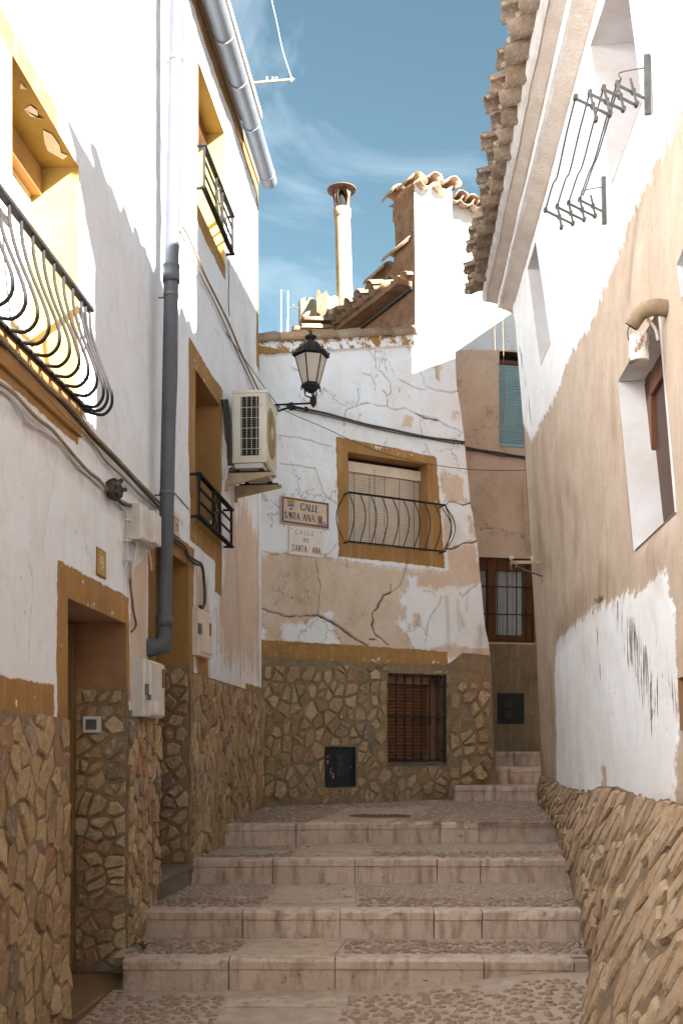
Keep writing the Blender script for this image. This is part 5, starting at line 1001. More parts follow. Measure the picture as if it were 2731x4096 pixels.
for s, z, r, t0 in ((Lw*.80, -.055, .045, 0), (Lw*.58, -.035, .03, 1.5), (Lw*.28, -.03, .022, 3), (Lw*.92, -.10, .035, 1)): MB().tube(spiral(s, z, r, t0, 1.5), .006, 6).build('scroll', M['iron'], lp)
MB().bbox(W2.P, 10.16, 10.24, zA-.28, zA+.05, 0, .015).build('wall_plate', M['iron'], lp); MB().box(lambda a, b, c: tuple(at_(a, c)+V3((0, b, 0))), Lw*.30, Lw*.36, -.014, .014, -.06, .014).build('arm_band', M['iron'], lp)
# --- lettering made of strokes
GL = {'C': [[(.9, .82), (.7, .98), (.42, 1), (.15, .82), (.05, .5), (.15, .18), (.42, 0), (.7, .02), (.92, .18)]], 'A': [[(0, 0), (.46, 1)], [(.46, 1), (.95, 0)], [(.17, .36), (.76, .36)]], 'L': [[(.12, 1), (.12, 0)], [(.12, .02), (.72, .02)]], 'E': [[(.12, 1), (.12, 0)], [(.12, .98), (.72, .98)], [(.12, .52), (.6, .52)], [(.12, .02), (.75, .02)]],
      'S': [[(.66, .84), (.5, .98), (.25, .98), (.08, .8), (.2, .58), (.5, .44), (.66, .24), (.5, .03), (.22, .02), (.04, .18)]], 'N': [[(.1, 0), (.1, 1)], [(.1, 1), (.85, 0)], [(.85, 0), (.85, 1)]], 'T': [[(.42, 0), (.42, 1)], [(0, .98), (.84, .98)]], 'D': [[(.1, 0), (.1, 1)], [(.1, 1), (.45, .98), (.75, .8), (.82, .5), (.75, .2), (.45, .02), (.1, 0)]], '9': [[(.72, .62), (.6, .45), (.35, .42), (.12, .55), (.1, .78), (.3, .98), (.55, .98), (.74, .8), (.72, .5), (.6, .2), (.35, 0)]], '1': [[(.12, .8), (.4, 1), (.4, 0)]]}
SER = {'C': [(.9, .82, 1)], 'A': [(0, 0, 0), (.95, 0, 0)], 'L': [(.12, 1, 0), (.12, 0, 0), (.72, .06, 1)], 'E': [(.12, 1, 0), (.12, 0, 0), (.72, .94, 1), (.75, .06, 1)], 'S': [(.66, .84, 1), (.04, .18, 1)], 'N': [(.1, 0, 0), (.85, 1, 0), (.05, 1, 0)], 'T': [(.42, 0, 0), (0, .94, 1), (.84, .94, 1)]}
def letters(word, P, x, y, h, wd, mat, parent, adv=.95, th=.13, c=.001, serif=True, d=.0015, lig=None):
    for k, ch in enumerate(word):
        if ch == ' ': x += wd*.55; continue
        mb = MB()
        for si, s in enumerate(GL[ch]):
            for p, q in zip(s, s[1:]):
                dx, dy = (q[0]-p[0])*wd, (q[1]-p[1])*h; L = math.hypot(dx, dy); t_ = th*h*(.5 if serif and (abs(dy) < abs(dx)*.3 or (ch in 'A' and si == 0) or (ch == 'N' and si != 1)) else 1)*.5
                ex_, ey = -dy/L*t_, dx/L*t_; fx, fy = dx/L*t_*.5, dy/L*t_*.5
                mb.poly(P, [(x+p[0]*wd-ex_-fx, y+p[1]*h-ey-fy), (x+q[0]*wd-ex_+fx, y+q[1]*h-ey+fy), (x+q[0]*wd+ex_+fx, y+q[1]*h+ey+fy), (x+p[0]*wd+ex_-fx, y+p[1]*h+ey-fy)], c, c+d+.0002*(si+1))
        if serif:
            for sx, sy, vt in SER.get(ch, ()):
                a, b = (.012*h*2, .10*h) if vt else (.12*h, .02*h); mb.poly(P, [(x+sx*wd-a, y+sy*h-b), (x+sx*wd+a, y+sy*h-b), (x+sx*wd+a, y+sy*h+b), (x+sx*wd-a, y+sy*h+b)], c, c+d+.0009)
        mb.build('letter' if not ch.isdigit() else 'numeral', mat, parent); x += wd*(adv if not (lig and k in lig) else .80)*(.72 if ch == 'L' else 1)
    return x
# tiled street sign
M['signtile'] = simple('glazed_sign_tile', (.56, .45, .34), (.50, .39, .29), 3, .35, bump=.05, spec=.5); M['signframe'] = simple('brown_sign_border', (.17, .075, .055), (.12, .055, .045), 6, .5)
M['navy'] = simple('dark_blue_glaze', (.02, .022, .045), (.03, .03, .05), 8, .4); M['paintbrown'] = simple('faded_brown_lettering', (.30, .17, .07), (.46, .33, .20), 30, .9); M['signwhite'] = simple('painted_white_plaque', (.70, .66, .62), (.62, .56, .50), 6, .8, bump=.3)
s0a, s0b = WC.uv(1120, 1982); s1a, s1b = WC.uv(1313, 2012); s2a, s2b = WC.uv(1120, 2093); sw, shh = s1a-s0a, s0b-s2b
sg = thing('street_sign', 'tiled street sign reading CALLE SANTA ANA with brown border and crest', 'street sign', tuple(WC.P(s0a, s2b, 0)), 'street name signs')
sk = (WC.uv(1313, 2012)[1]-s0b)/sw
SP = lambda a, b, c=0: WC.P(s0a+a, s2b+b+sk*a, c)
MB().bbox(SP, 0, sw, 0, shh, .0, .022, .004).build('backing', M['corn'], sg)
fr = MB()
for a_, b_, c_, d_ in ((.012, sw-.012, .012, .030), (.012, sw-.012, shh-.030, shh-.012), (.012, .030, .030, shh-.030), (sw-.030, sw-.012, .030, shh-.030)): fr.bbox(SP, a_, b_, c_, d_, .02, .027, .002)
fr.build('border', M['signframe'], sg)
for i in range(4):
    for j in range(2): tw, th_ = (sw-.064)/4, (shh-.064)/2; MB().bbox(SP, .032+i*tw+.0008, .032+(i+1)*tw-.0008, .032+j*th_+.0008, .032+(j+1)*th_-.0008, .02, .0245, .0012).build('tile', M['signtile'], sg)
letters('CALLE', SP, sw*.40, shh*.57, shh*.24, sw*.082, M['navy'], sg, 1.08, .15, .0245)
letters('SANTA', SP, sw*.075, shh*.20, shh*.23, sw*.060, M['navy'], sg, 1.08, .14, .0245, lig=(1,)); letters('ANA', SP, sw*.44, shh*.20, shh*.23, sw*.078, M['navy'], sg, 1.14, .14, .0245)
cm = {k: simple(k, *v) for k, v in {'crest_gold': ((.45, .27, .03), (.35, .2, .02)), 'crest_violet': ((.20, .12, .26), (.28, .2, .34)), 'crest_white': ((.6, .56, .52), (.5, .46, .42)), 'picture_brown': ((.22, .10, .04), (.3, .15, .05)), 'picture_blue': ((.12, .22, .30), (.2, .3, .38)), 'faded_brown_lettering_dark': ((.27, .15, .065), (.36, .23, .12))}.items()}
cx, cy = sw*.20, shh*.66; e = shh*.12
MB().poly(SP, [(cx-e, cy-e*1.1), (cx-e*.6, cy-e*1.5), (cx, cy-e*1.7), (cx+e*.6, cy-e*1.5), (cx+e, cy-e*1.1), (cx+e, cy+e*.7), (cx-e, cy+e*.7)], .0245, .0255).build('crest', cm['crest_white'], sg)
MB().poly(SP, [(cx-e, cy-e*.3), (cx+e, cy-e*.3), (cx+e, cy+e*.7), (cx-e, cy+e*.7)], .0246, .0262).build('crest_field', cm['crest_violet'], sg)
MB().poly(SP, [(cx-e*.55, cy-e*1.2), (cx+e*.5, cy-e*1.3), (cx+e*.5, cy-e*.7), (cx+.0, cy-e*.5), (cx-e*.6, cy-e*.8)], .0246, .0263).build('crest_mark', cm['picture_brown'], sg)
MB().poly(SP, [(cx-e*1.0, cy+e*.85), (cx+e*1.0, cy+e*.85), (cx+e*1.35, cy+e*1.9), (cx+e*.8, cy+e*1.45), (cx+e*.45, cy+e*2.0), (cx, cy+e*1.5), (cx-e*.45, cy+e*2.0), (cx-e*.8, cy+e*1.45), (cx-e*1.35, cy+e*1.9)], .0246, .0264).build('crown', cm['crest_gold'], sg)
b0_, b1_ = sw*.76, sw-.032
for x0_, x1_, z0_, z1_, mm in ((0, .5, 0, .9, 'picture_brown'), (.5, 1, .0, .95, 'crest_white'), (0, 1, 0, .18, 'picture_blue'), (.12, .28, .18, .95, 'picture_brown'), (.62, .8, .1, .45, 'picture_brown'), (.84, .95, .1, .55, 'picture_brown')):
    MB().poly(SP, [(b0_+(b1_-b0_)*x0_, .033+shh*.36*z0_), (b0_+(b1_-b0_)*x1_, .033+shh*.36*z0_), (b0_+(b1_-b0_)*x1_, .033+shh*.36*z1_), (b0_+(b1_-b0_)*x0_, .033+shh*.36*z1_)], .0246, .0256+random.uniform(0, .0008)).build('picture_tile', cm[mm], sg)
for a, b in ((.05, shh+.015), (sw-.06, shh+.012), (.05, -.012), (sw-.05, -.012)): MB().bbox(SP, a-.011, a+.011, b-.014, b+.014, 0, .012, .003).build('fixing_lug', M['boxw'], sg)
q0 = WC.uv(1153, 2102); q1_ = WC.uv(1290, 2125); q2_ = WC.uv(1155, 2217); pw, ph_ = q1_[0]-q0[0], q0[1]-q2_[1]
sg2 = thing('street_plaque', 'worn white plaque with faded brown words CALLE DE SANTA ANA', 'street sign', tuple(WC.P(*q2_, 0)), 'street name signs')
SQ = lambda a, b, c=0: WC.P(q0[0]+a, q2_[1]+b+sk*a*.8, c)
MB().bbox(SQ, 0, pw, 0, ph_, .0, .016, .004).build('panel', M['signwhite'], sg2)
letters('CALLE', SQ, pw*.18, ph_*.74, ph_*.14, pw*.085, M['paintbrown'], sg2, 1.6, .16, .016, False); letters('DE', SQ, pw*.42, ph_*.48, ph_*.13, pw*.075, cm['faded_brown_lettering_dark'], sg2, 1.35, .17, .016, False)
letters('SANTA', SQ, pw*.10, ph_*.13, ph_*.22, pw*.070, cm['faded_brown_lettering_dark'], sg2, 1.25, .13, .016, False); letters('ANA', SQ, pw*.68, ph_*.12, ph_*.22, pw*.068, cm['faded_brown_lettering_dark'], sg2, 1.25, .13, .016, False)
for a, b in ((.03, .035), (pw-.03, .035), (.03, ph_-.03), (pw-.03, ph_-.03)): MB().lathe(SQ(a, b, .016), [(.007, 0), (.006, .003)], 8, WC.N).build('screw', M['rust'], sg2)
# house number plates
def plate(name, label, w, pxs, txt, mat):
    (a0, b1), (a1, _), (_, b0) = w.uv(*pxs[0]), w.uv(*pxs[1]), w.uv(*pxs[2]); t = thing(name, label, 'number plate', tuple(w.P(a0, b0, 0)), 'house number plates')
    MB().bbox(w.P, a0, a1, b0, b1, 0, .010, .003).build('backing', mat, t); MB().bbox(w.P, a0+.012, a1-.012, b0+.012, b1-.012, .008, .0125, .002).build('tile', M['signtile'] if txt != '9' else M['ochre_pale'], t)
    W_ = a1-a0; H_ = b1-b0
    if txt == '9': letters('9', w.P, a0+W_*.30, b0+H_*.30, H_*.42, W_*.42, M['cream'], t, 1, .13, .0125, False)
    else: letters('11', w.P, a0+W_*.22, b0+H_*.28, H_*.44, W_*.34, M['navy'], t, .8, .15, .0125, False)
    for a, b in ((a0+.02, b1-.03), (a1-.02, b0+.03)): MB().lathe(w.P(a, b, .012), [(.006, 0), (.005, .002)], 6, w.N).build('corner_ornament', M['signframe'], t)
M['plate9'] = simple('brown_number_plate', (.30, .13, .05), (.22, .09, .04), 8, .5)
plate('number_plate', 'ochre plate with number 9 above the near door', W1, ((382, 2185), (419, 2210), (382, 2300)), '9', M['plate9']); plate('number_plate', 'pale plate with number 11 beside the grey downpipe', W2, ((690, 2062), (712, 2082), (690, 2140)), '11', M['signframe'])
# --- meter boxes, junction boxes, intercom
mb_ = thing('meter_box', 'grey white meter cabinet with padlock beside the door of number nine', 'meter box', tuple(W1.P(6.4, 1.6, 0)))
z0_, z1_ = EYE+.185, EYE+.54; MB().bbox(W1.P, 6.235, 6.68, z0_, z1_, .0, .085, .008).build('case', M['boxw'], mb_)
MB().bbox(W1.P, 6.33, 6.675, z0_+.008, z1_-.008, .084, .10, .01).build('door', M['boxw'], mb_); MB().bbox(W1.P, 6.60, 6.665, z1_-.16, z1_-.04, .1, .106, .004).build('sight_window', M['doorwood'], mb_)
MB().bbox(W1.P, 6.245, 6.29, z0_+.13, z0_+.20, .085, .10, .003).build('latch_plate', M['iron2'], mb_); MB().bbox(W1.P, 6.25, 6.29, z0_+.10, z0_+.135, .10, .115, .003).build('padlock', M['iron2'], mb_)
MB().bbox(W1.P, 6.40, 6.52, z0_+.03, z0_+.10, .10, .1015, .001).build('sticker', M['signwhite'], mb_); MB().bbox(W1.P, 6.36, 6.41, z1_-.13, z1_-.03, .10, .1012, .001).build('sticker', M['signtile'], mb_)
mb_ = thing('junction_box', 'large white electrical box with cables above the door of number nine', 'junction box', tuple(W1.P(6.3, 2.7, 0)))
MB().bbox(W1.P, 6.13, 6.46, EYE+1.245, EYE+1.46, .0, .10, .012).build('case', M['boxw'], mb_); MB().bbox(W1.P, 6.29, 6.455, EYE+1.255, EYE+1.45, .10, .135, .008).build('lid', M['boxw'], mb_)
MB().bbox(W1.P, 6.49, 6.60, EYE+1.29, EYE+1.45, .0, .07, .006).build('small_case', M['boxw'], mb_)
for k in range(4):
    a = 6.2+.05*k; MB().tube(smooth_pts([W1.P(a, EYE+1.25, .05), W1.P(a-.01, EYE+1.17, .045), W1.P(6.17+.01*k, EYE+1.08, .03), W1.P(6.2, EYE+.98, .02)]), .006).build('cable', M['boxw'], mb_)
MB().tube(smooth_pts([W1.P(6.42, EYE+1.25, .06), W1.P(6.44, EYE+1.17, .07), W1.P(6.5, EYE+1.12, .06), W1.P(6.53, EYE+1.17, .05)]), .005).build('cable', M['cream'], mb_)
for y in (2080, 2160, 2240): MB().tube([wpt(W1, 486, y, .0), wpt(W1, 486, y, .03), wpt(W1, 506, y+4, .03)], .006).build('cable_clip', M['boxw'], mb_)
mb_ = thing('junction_box', 'small round black junction tangled in tape on the left wall cables', 'junction box', tuple(W1.P(5.75, 2.83, .03)))
m0 = MB(); rr = random.Random(3); cc = V3(W1.P(5.755, EYE+1.445, .045)); vs = []
for i in range(7):
    for j in range(12): th1 = math.pi*i/6; ph1 = 2*math.pi*j/12; r = .058*rr.uniform(.75, 1.2); vs.append(cc+V3((r*math.sin(th1)*math.cos(ph1)*.8, r*1.1*math.sin(th1)*math.sin(ph1), r*math.cos(th1))))
m0.add(vs, [(i*12+j, i*12+(j+1) % 12, (i+1)*12+(j+1) % 12, (i+1)*12+j) for i in range(6) for j in range(12)]); m0.build('body', M['cableb'], mb_)
for i in range(5): d = V3((rr.uniform(.2, 1), rr.uniform(-1, 1), rr.uniform(-1, 1))).normalized(); MB().tube([cc+d*.03, cc+d*.075], .012, 6).build('stub', M['cableb'], mb_)
mb_ = thing('meter_box', 'cream meter cabinet on the wall right of door number eleven', 'meter box', tuple(W2.P(8, 2.2, 0)))
MB().bbox(W2.P, 7.80, 8.22, EYE+.70, EYE+1.06, 0, .05, .006).build('case', M['cream'], mb_); MB().bbox(W2.P, 7.84, 8.19, EYE+.73, EYE+1.03, .05, .06, .006).build('door', M['cream'], mb_); MB().bbox(W2.P, 7.79, 7.85, EYE+.86, EYE+.94, .05, .07, .004).build('lock', M['iron2'], mb_); MB().bbox(W2.P, 8.12, 8.17, EYE+.88, EYE+.98, .06, .066).build('sight_window', M['doorwood'], mb_)
ic = thing('light_switch', 'square white doorbell switch with grey button on the stone door jamb', 'doorbell', tuple(J9.P(.1, 1.5, 0)))
jx0 = None
def jpx(x, y, c=.0): u, v = ray(x, y); Yp = 6.13; return (u*Yp, EYE+v*Yp)
(xa_, zt1_), (xb_, zb1_) = jpx(335, 2866), jpx(405, 2931); ya_ = J9.P(.2, 0, 0)[1]-.018
MB().bbox(lambda a, b, c: (a, ya_-c, b), xa_, xb_, zb1_, zt1_, -.02, .012, .003).build('plate', M['boxw'], ic); MB().bbox(lambda a, b, c: (a, ya_-c, b), xa_+.02, xb_-.022, zb1_+.019, zt1_-.018, .012, .022, .004).build('button', M['pvc'], ic)
# --- cables
def cable(pts, r, mat, label, name='wall_cable', w=None, c=.02, sm=4, grp='cables fixed along the walls'):
    P_ = on(w, pts, c) if w else pts; return single(MB().tube(smooth_pts(P_, sm), r, 6), name, M[mat], label, 'cable', grp)
cable([(-60, 1320), (150, 1535), (240, 1612), (300, 1680), (345, 1735), (430, 1820), (530, 1925), (625, 2020)], .011, 'cablew', 'thick dusty cable running just below the ochre sill down to the downpipe', w=W1, c=.035)
cable([(-60, 1345), (60, 1440), (180, 1560), (300, 1690), (360, 1760), (480, 1880), (560, 1965), (628, 2035)], .008, 'cableb', 'black cable hugging the thick dusty one below the ochre sill', w=W1, c=.025)
cable([(0, 1400), (100, 1500), (220, 1640), (300, 1712), (370, 1790), (410, 1845), (470, 1900), (560, 1990), (628, 2040)], .007, 'cablew', 'thin tan cable sagging lowest of the three beneath the ochre sill', w=W1, c=.02)
cable([(-60, 1510), (30, 1570), (120, 1665), (190, 1720), (250, 1790), (330, 1880), (380, 1920), (430, 1975), (500, 2020), (530, 2026)], .009, 'cablew', 'frayed tan cable dipping across the white wall to the black junction', w=W1, c=.025)
cable([(-60, 1540), (20, 1580), (70, 1650), (100, 1690), (190, 1745), (240, 1785), (300, 1865), (365, 1922), (400, 1955)], .006, 'boxw', 'pale twin cable looping under the frayed tan one on white wall', w=W1, c=.018)
cable([(440, 1985), (470, 2015), (500, 2022), (530, 2024)], .010, 'cableb', 'short black cable from the black junction to the white electrical box', w=W1, c=.03)
cable([(470, 2025), (490, 2040), (497, 2080), (495, 2150), (497, 2230), (490, 2270), (505, 2300), (515, 2310), (512, 2240)], .006, 'boxw', 'white cable dropping left of the white electrical box', w=W1, c=.02)
cable([(512, 2300), (514, 2360), (521, 2400), (524, 2440), (535, 2490), (532, 2510), (518, 2527)], .007, 'brownslat', 'brown painted cable ending beside the door surround of number nine', w=W1, c=.015)
cable([(596, 2095), (625, 2115)], .008, 'cableb', 'short black cable between the white electrical box and the downpipe', w=W1, c=.03)
cable([(704, 20), (701, 500), (702, 900), (700, 1180), (697, 1500), (690, 1700), (685, 1965)], .005, 'cableb', 'thin dark cable dropping straight beside the grey downpipe', w=W2, c=.02)
cable([(703, 925), (712, 905), (745, 960), (800, 1090), (850, 1190), (905, 1300), (960, 1430), (1022, 1560)], .010, 'cablew', 'tan cable bundle slanting down the tall white house to the air conditioner', w=W2, c=.03)
cable([(703, 985), (715, 975), (735, 1000), (780, 1080), (845, 1200), (895, 1310), (950, 1430), (1012, 1562)], .006, 'cablew', 'thinner cable sagging beneath the slanting tan bundle on tall white house', w=W2, c=.02)
cable([(905, 1040), (907, 1120), (905, 1200), (909, 1265)], .004, 'cableb', 'short loose wire hanging below the sunlit top window railing', w=W2, c=.02)
cable([(685, 1965), (705, 1985), (748, 2036)], .005, 'cablew', 'thin brown wire from the downpipe to the lower ochre surround', w=W2, c=.012)
for k, (dx, dy) in enumerate(((0, 0), (-8, 12))): cable([(660+dx, 2140+dy), (700+dx, 2165+dy), (725+dx, 2185+dy), (745+dx, 2225+dy), (775+dx, 2245+dy), (797+dx, 2262+dy*.4), (806+dx, 2330), (809+dx, 2400+dy*.5), (800+dx, 2432), (790+dx, 2425)], .009, 'cableb', ('upper', 'lower')[k]+' of two black cables bending over the ochre surround of number eleven', w=W2, c=.025+.01*k)
for k, o_ in enumerate((0, 7, -5)):
    cable([(1140, 1628+o_), (1200, 1640+o_), (1300, 1660+o_), (1450, 1700+o_*.8), (1560, 1724+o_), (1700, 1752+o_*.6), (1800, 1767+o_), (1852, 1772+o_*.5)], .0065, 'cableb', ('middle', 'lowest', 'highest')[k]+' of three dark cables crossing the corner house above the ochre window', w=WC, c=.03)
    cable([(1858, 1796+o_), (1920, 1806+o_*.6), (1990, 1818+o_), (2060, 1828+o_*.5), (2110, 1836+o_)], .009, 'cableb', ('middle', 'lowest', 'highest')[k]+' of three dark cables crossing the pink house below the blue shutter', w=WD, c=.04)
single(MB().tube(smooth_pts([WC.P(*WC.uv(1852, 1772), .03), V3(WC.P(*WC.uv(1866, 1785), -.3)), V3(WD.P(*WD.uv(1880, 1800), .05))]), .008), 'wall_cable', M['cableb'], 'short black cable bridging the corner house edge and the pink house', 'cable', 'cables fixed along the walls')
def inter(p, y): u, v = ray(*p); return V3((u*y, y, EYE+v*y))
single(MB().tube(smooth_pts([inter((905, 1330), 9.0), inter((960, 1410), 9.5), inter((1105, 1612), 10.3), inter((1160, 1652), 10.6), inter((1300, 1712), 11.0), inter((1420, 1768), 11.2), inter((1550, 1818), 11.35), inter((1720, 1857), 11.5), inter((1860, 1876), 11.5), inter((1990, 1882), 11.2), inter((2105, 1880), 10.75)], 5), .0042, 5), 'overhead_wire', M['cableb'], 'thin sagging wire spanning the alley in front of the ochre window', 'wire')
for x, lab in ((1973, 'thin dark wire dangling over the sunlit back wall left of blue shutter'), (2006, 'pale thin cord dangling in front of the blue shutter')): single(MB().tube(smooth_pts([inter((x, 1215), 12.5), inter((x+3, 1300), 12.6), inter((x+6, 1400), 12.7)]+([inter((x+7, 1500), 12.8), inter((x+9, 1600), 12.8), inter((x+2, 1700), 12.8)] if x > 2000 else [])), .004, 5), 'hanging_wire', M['cablew'], lab, 'wire')
single(MB().tube(smooth_pts([inter((1072, -60), 9.6), inter((1105, 80), 9.7), inter((1130, 200), 9.75), inter((1166, 312), 9.8)]), .004, 5), 'overhead_wire', M['boxw'], 'white wire rising out of the top of sky from the yellow rod', 'wire')
rd = thing('roof_rod', 'short yellowish rod with insulators sticking out from the gutter eave', 'rod', tuple(inter((1010, 330), 9.8)))
MB().tube([inter((985, 334), 9.8), inter((1178, 317), 9.8)], .010, 7).build('rod', M['acgold'], rd)
for x in (1068, 1090, 1105, 1165): MB().lathe(inter((x, 318), 9.8)-V3((0, 0, .02)), [(.008, 0), (.014, .015), (.007, .03), (.012, .04)], 8).build('insulator', M['cream'], rd)
# --- chimney pipe, tank, antenna, broken wall
CY = 13.7; cxx = lambda x: (x-1365.5)/FPX*CY; cz = lambda y: EYE+(2987-y)*CY/FPX
ch = thing('chimney_pipe', 'tall stained chimney pipe with a round cap against the sky', 'chimney', (cxx(1380), CY, 6.6))
A_, B_ = V3((cxx(1388), CY, 6.3)), V3((cxx(1369), CY, cz(862)))
MB().tube([A_, A_*.5+B_*.5, B_], .108, 24, rs=[.112, .108, .104]).build('pipe', M['fibro'], ch)
up_ = (B_-A_).normalized(); MB().lathe(B_-up_*.03, [(.10, -.01), (.118, 0), (.118, .10), (.108, .112), (.09, .115)], 24, up_).build('collar', M['fibro'], ch)
hd_ = MB(); base = B_+up_*.07
for k in range(4): a = k*math.pi/2+.9; d = V3((math.cos(a), math.sin(a), 0)); e_ = V3((-math.sin(a), math.cos(a), 0)); hd_.add([base+d*.100-e_*.035, base+d*.100+e_*.035, base+d*.112+e_*.022+up_*.14, base+d*.112-e_*.022+up_*.14, base+d*.118-e_*.06+up_*.28, base+d*.118+e_*.06+up_*.28, base+d*.122+e_*.022+up_*.14, base+d*.122-e_*.022+up_*.14], [(0, 1, 2, 3), (3, 2, 5, 4), (0, 3, 7), (1, 6, 2), (4, 7, 3), (5, 2, 6)])
hd_.build('cap_posts', M['rust'], ch); MB().lathe(base+up_*.26, [(.05, 0), (.19, .0), (.195, .010), (.12, .03), (.03, .045)], 28, up_).build('cap_disc', M['rust'], ch); MB().lathe(base, [(.09, 0), (.09, .05), (.02, .26)], 16, up_).build('cap_core', M['dark'], ch)
TY = 13.2; tk = single(MB().lathe(((1230-1365.5)/FPX*TY, TY, 0), [(.115, 6.2), (.118, EYE+(2987-1208)*TY/FPX), (.10, EYE+(2987-1203)*TY/FPX), (.03, EYE+(2987-1201)*TY/FPX)], 24), 'flue_stub', M['fibro'], 'short wide stained flue stub behind the roof left of chimney', 'flue')
bw = thing('broken_wall', 'ragged stub of broken wall behind the roof beside the flue stub', 'wall', ((1300-1365.5)/FPX*13.6, 13.6, 6.3))
bp = [(1268, 1345), (1266, 1165), (1276, 1158), (1282, 1176), (1295, 1172), (1306, 1160), (1312, 1180), (1316, 1345)]; MB().poly(lambda a, b, c: tuple(inter((a, b), 13.55)+V3((0, -c, 0))), bp, -.25, .0).build('wall', M['earth'], bw)
bp = [(1316, 1345), (1313, 1185), (1326, 1192), (1336, 1184), (1350, 1190), (1352, 1345)]; MB().poly(lambda a, b, c: tuple(inter((a, b), 13.6)+V3((0, -c, 0))), bp, -.3, .02).build('rubble', M['corn'], bw)
for k, (x, y) in enumerate(((1335, 1292), (1330, 1322), (1300, 1330))): tile(bw, inter((x, y), 13.0), V3((-1, -.3, -.1)), L=.42, r0=.09, r1=.08)
an = thing('roof_antenna', 'thin metal antenna frame on the roof left of the flue stub', 'antenna', tuple(inter((1140, 1345), 12.6)))
MB().tube([inter((1124, 1360), 12.6), inter((1124, 1160), 12.6), inter((1152, 1163), 12.6), inter((1152, 1360), 12.6)], .008, 6).build('mast', M['boxw'], an); MB().tube([inter((1152, 1232), 12.6), inter((1172, 1228), 12.6), inter((1195, 1234), 12.6)], .006).lathe(inter((1173, 1222), 12.6), [(.004, -.02), (.016, 0), (.004, .02)], 8).build('boom', M['iron2'], an)
MB().tube(smooth_pts([inter((1155, 1240), 12.6), inter((1163, 1270), 12.6), inter((1178, 1300), 12.6), inter((1192, 1330), 12.6)]), .0035).build('cable', M['cableb'], an); MB().tube([inter((1152, 1262), 12.6), inter((1145, 1355), 12.5)], .006).build('stay', M['boxw'], an)
# --- folding drying rack
dr = thing('drying_rack', 'grey metal concertina drying rack unfolded below the right house top window', 'drying rack', tuple(WF.P(5.6, 4.6, .1)))
arms = {}
for nm_, Yw, tip, wp in (('far', 6.35, (2180, 840), (2425, 815)), ('near', 5.25, (2300, 390), (2600, 355))):
    wy, wz = WF.uv(*wp); Wp = V3(WF.P(wy, wz, .05))
    u, v = ray(*tip); L = .50; T = None
    best_ = min(((abs((V3((u*yy_, yy_, EYE+v*yy_))-Wp).length-L), yy_) for yy_ in np.linspace(wy-.6, wy+.1, 141)), key=lambda q: q[0]); yy_ = best_[1]; T = V3((u*yy_, yy_, EYE+v*yy_)); T.z = T.z*.5+Wp.z*.5
    T = V3((u*yy_, yy_, EYE+v*yy_))
    up_ = (WF.N*.065+V3((0, 0, .075))).normalized(); H_ = .068; n = 4; D = (T-up_*H_-Wp); L = D.length; tops = []; st_ = .06
    P_ = lambda s, h: Wp+D*(s)+up_*h+V3((0, 0, .0))
    for k in range(n):
        s0_, s1_ = k/n, (k+1)/n
        for a, b, o in (((s0_, -H_), (s1_+.10 if k == 9 else s1_, H_), .004), ((s0_, H_), (s1_, -H_), -.004)):
            p, q = P_(*a), P_(*b); d = (q-p).normalized(); e = d.cross(WF.U).normalized()*.0055; t_ = WF.U*.003; oo = WF.U*o*1.6
            MB().add([p-e-t_+oo, q-e-t_+oo, q+e-t_+oo, p+e-t_+oo, p-e+t_+oo, q-e+t_+oo, q+e+t_+oo, p+e+t_+oo], [(0, 3, 2, 1), (4, 5, 6, 7), (0, 1, 5, 4), (1, 2, 6, 5), (2, 3, 7, 6), (3, 0, 4, 7)]).build('scissor_bar', M['iron2'], dr)
        tops.append(P_(s1_, H_)); 
        for s, h in ((s1_, H_), (s1_, -H_), ((s0_+s1_)/2, 0)): MB().lathe(P_(s, h)-WF.U*.013, [(.011, 0), (.011, .026)], 8, WF.U).build('pivot', M['iron2'], dr)
    tops.insert(0, P_(.12, H_+.02)); arms[nm_] = tops
    MB().bbox(WF.P, wy-.009, wy+.009, wz-.12, wz+.16, .0, .03, .003).build('wall_bracket', M['iron2'], dr)
    MB().tube(smooth_pts([WF.P(wy, wz+.10, .03), P_(.06, H_+.05), P_(.12, H_+.02)]), .003).build('chain', M['iron2'], dr)
for k, (p, q) in enumerate(zip(arms['far'], arms['near'])):
    m_ = (p*.55+q*.45)+V3((0, 0, -.03-.006*k)); MB().tube(smooth_pts([p, p*.7+q*.3+V3((0, 0, -.01)), m_, p*.25+q*.75+V3((0, 0, -.01)), q], 3), .0045, 6).build('hanging_rod', M['pvc'], dr)
# --- flexible duct and can
du = thing('flexible_duct', 'corrugated grey flexible duct poking out of the right house wall', 'duct', tuple(WF.P(*WF.uv(2655, 1225), 0)))
w0 = wpt(WF, 2668, 1235, .0); nrm = WF.N
dp_ = smooth_pts([w0, w0+nrm*.06+V3((0, .0, .008)), w0+nrm*.11+V3((0, .025, -.004)), w0+nrm*.145+V3((0, .05, -.05))], 12); rsx = [.034+(.004 if i % 2 else 0) for i in range(len(dp_))]
MB().tube(dp_, .044, 16, rs=rsx).build('hose', M['cablew'], du); e_ = (dp_[-1]-dp_[-3]).normalized(); MB().lathe(dp_[-1]+e_*.001, [(.030, 0), (.030, .004)], 16, e_).build('opening', M['dark'], du)
cn_ = thing('hanging_can', 'rusty white paint can hanging by wire below the flexible duct', 'can', tuple(dp_[-1]-V3((0, 0, .15))))
cc = dp_[-1]+V3((.03, -.02, -.055)); 
M['rustcan'] = (lambda m: (m.fin(m.mix(m.mr(m.noise(14, 6, .7, m.map((1, 1, .5))), .52, .6), (.62, .60, .58), (.22, .11, .045)), .6)))(MT('rusty_white_can'))
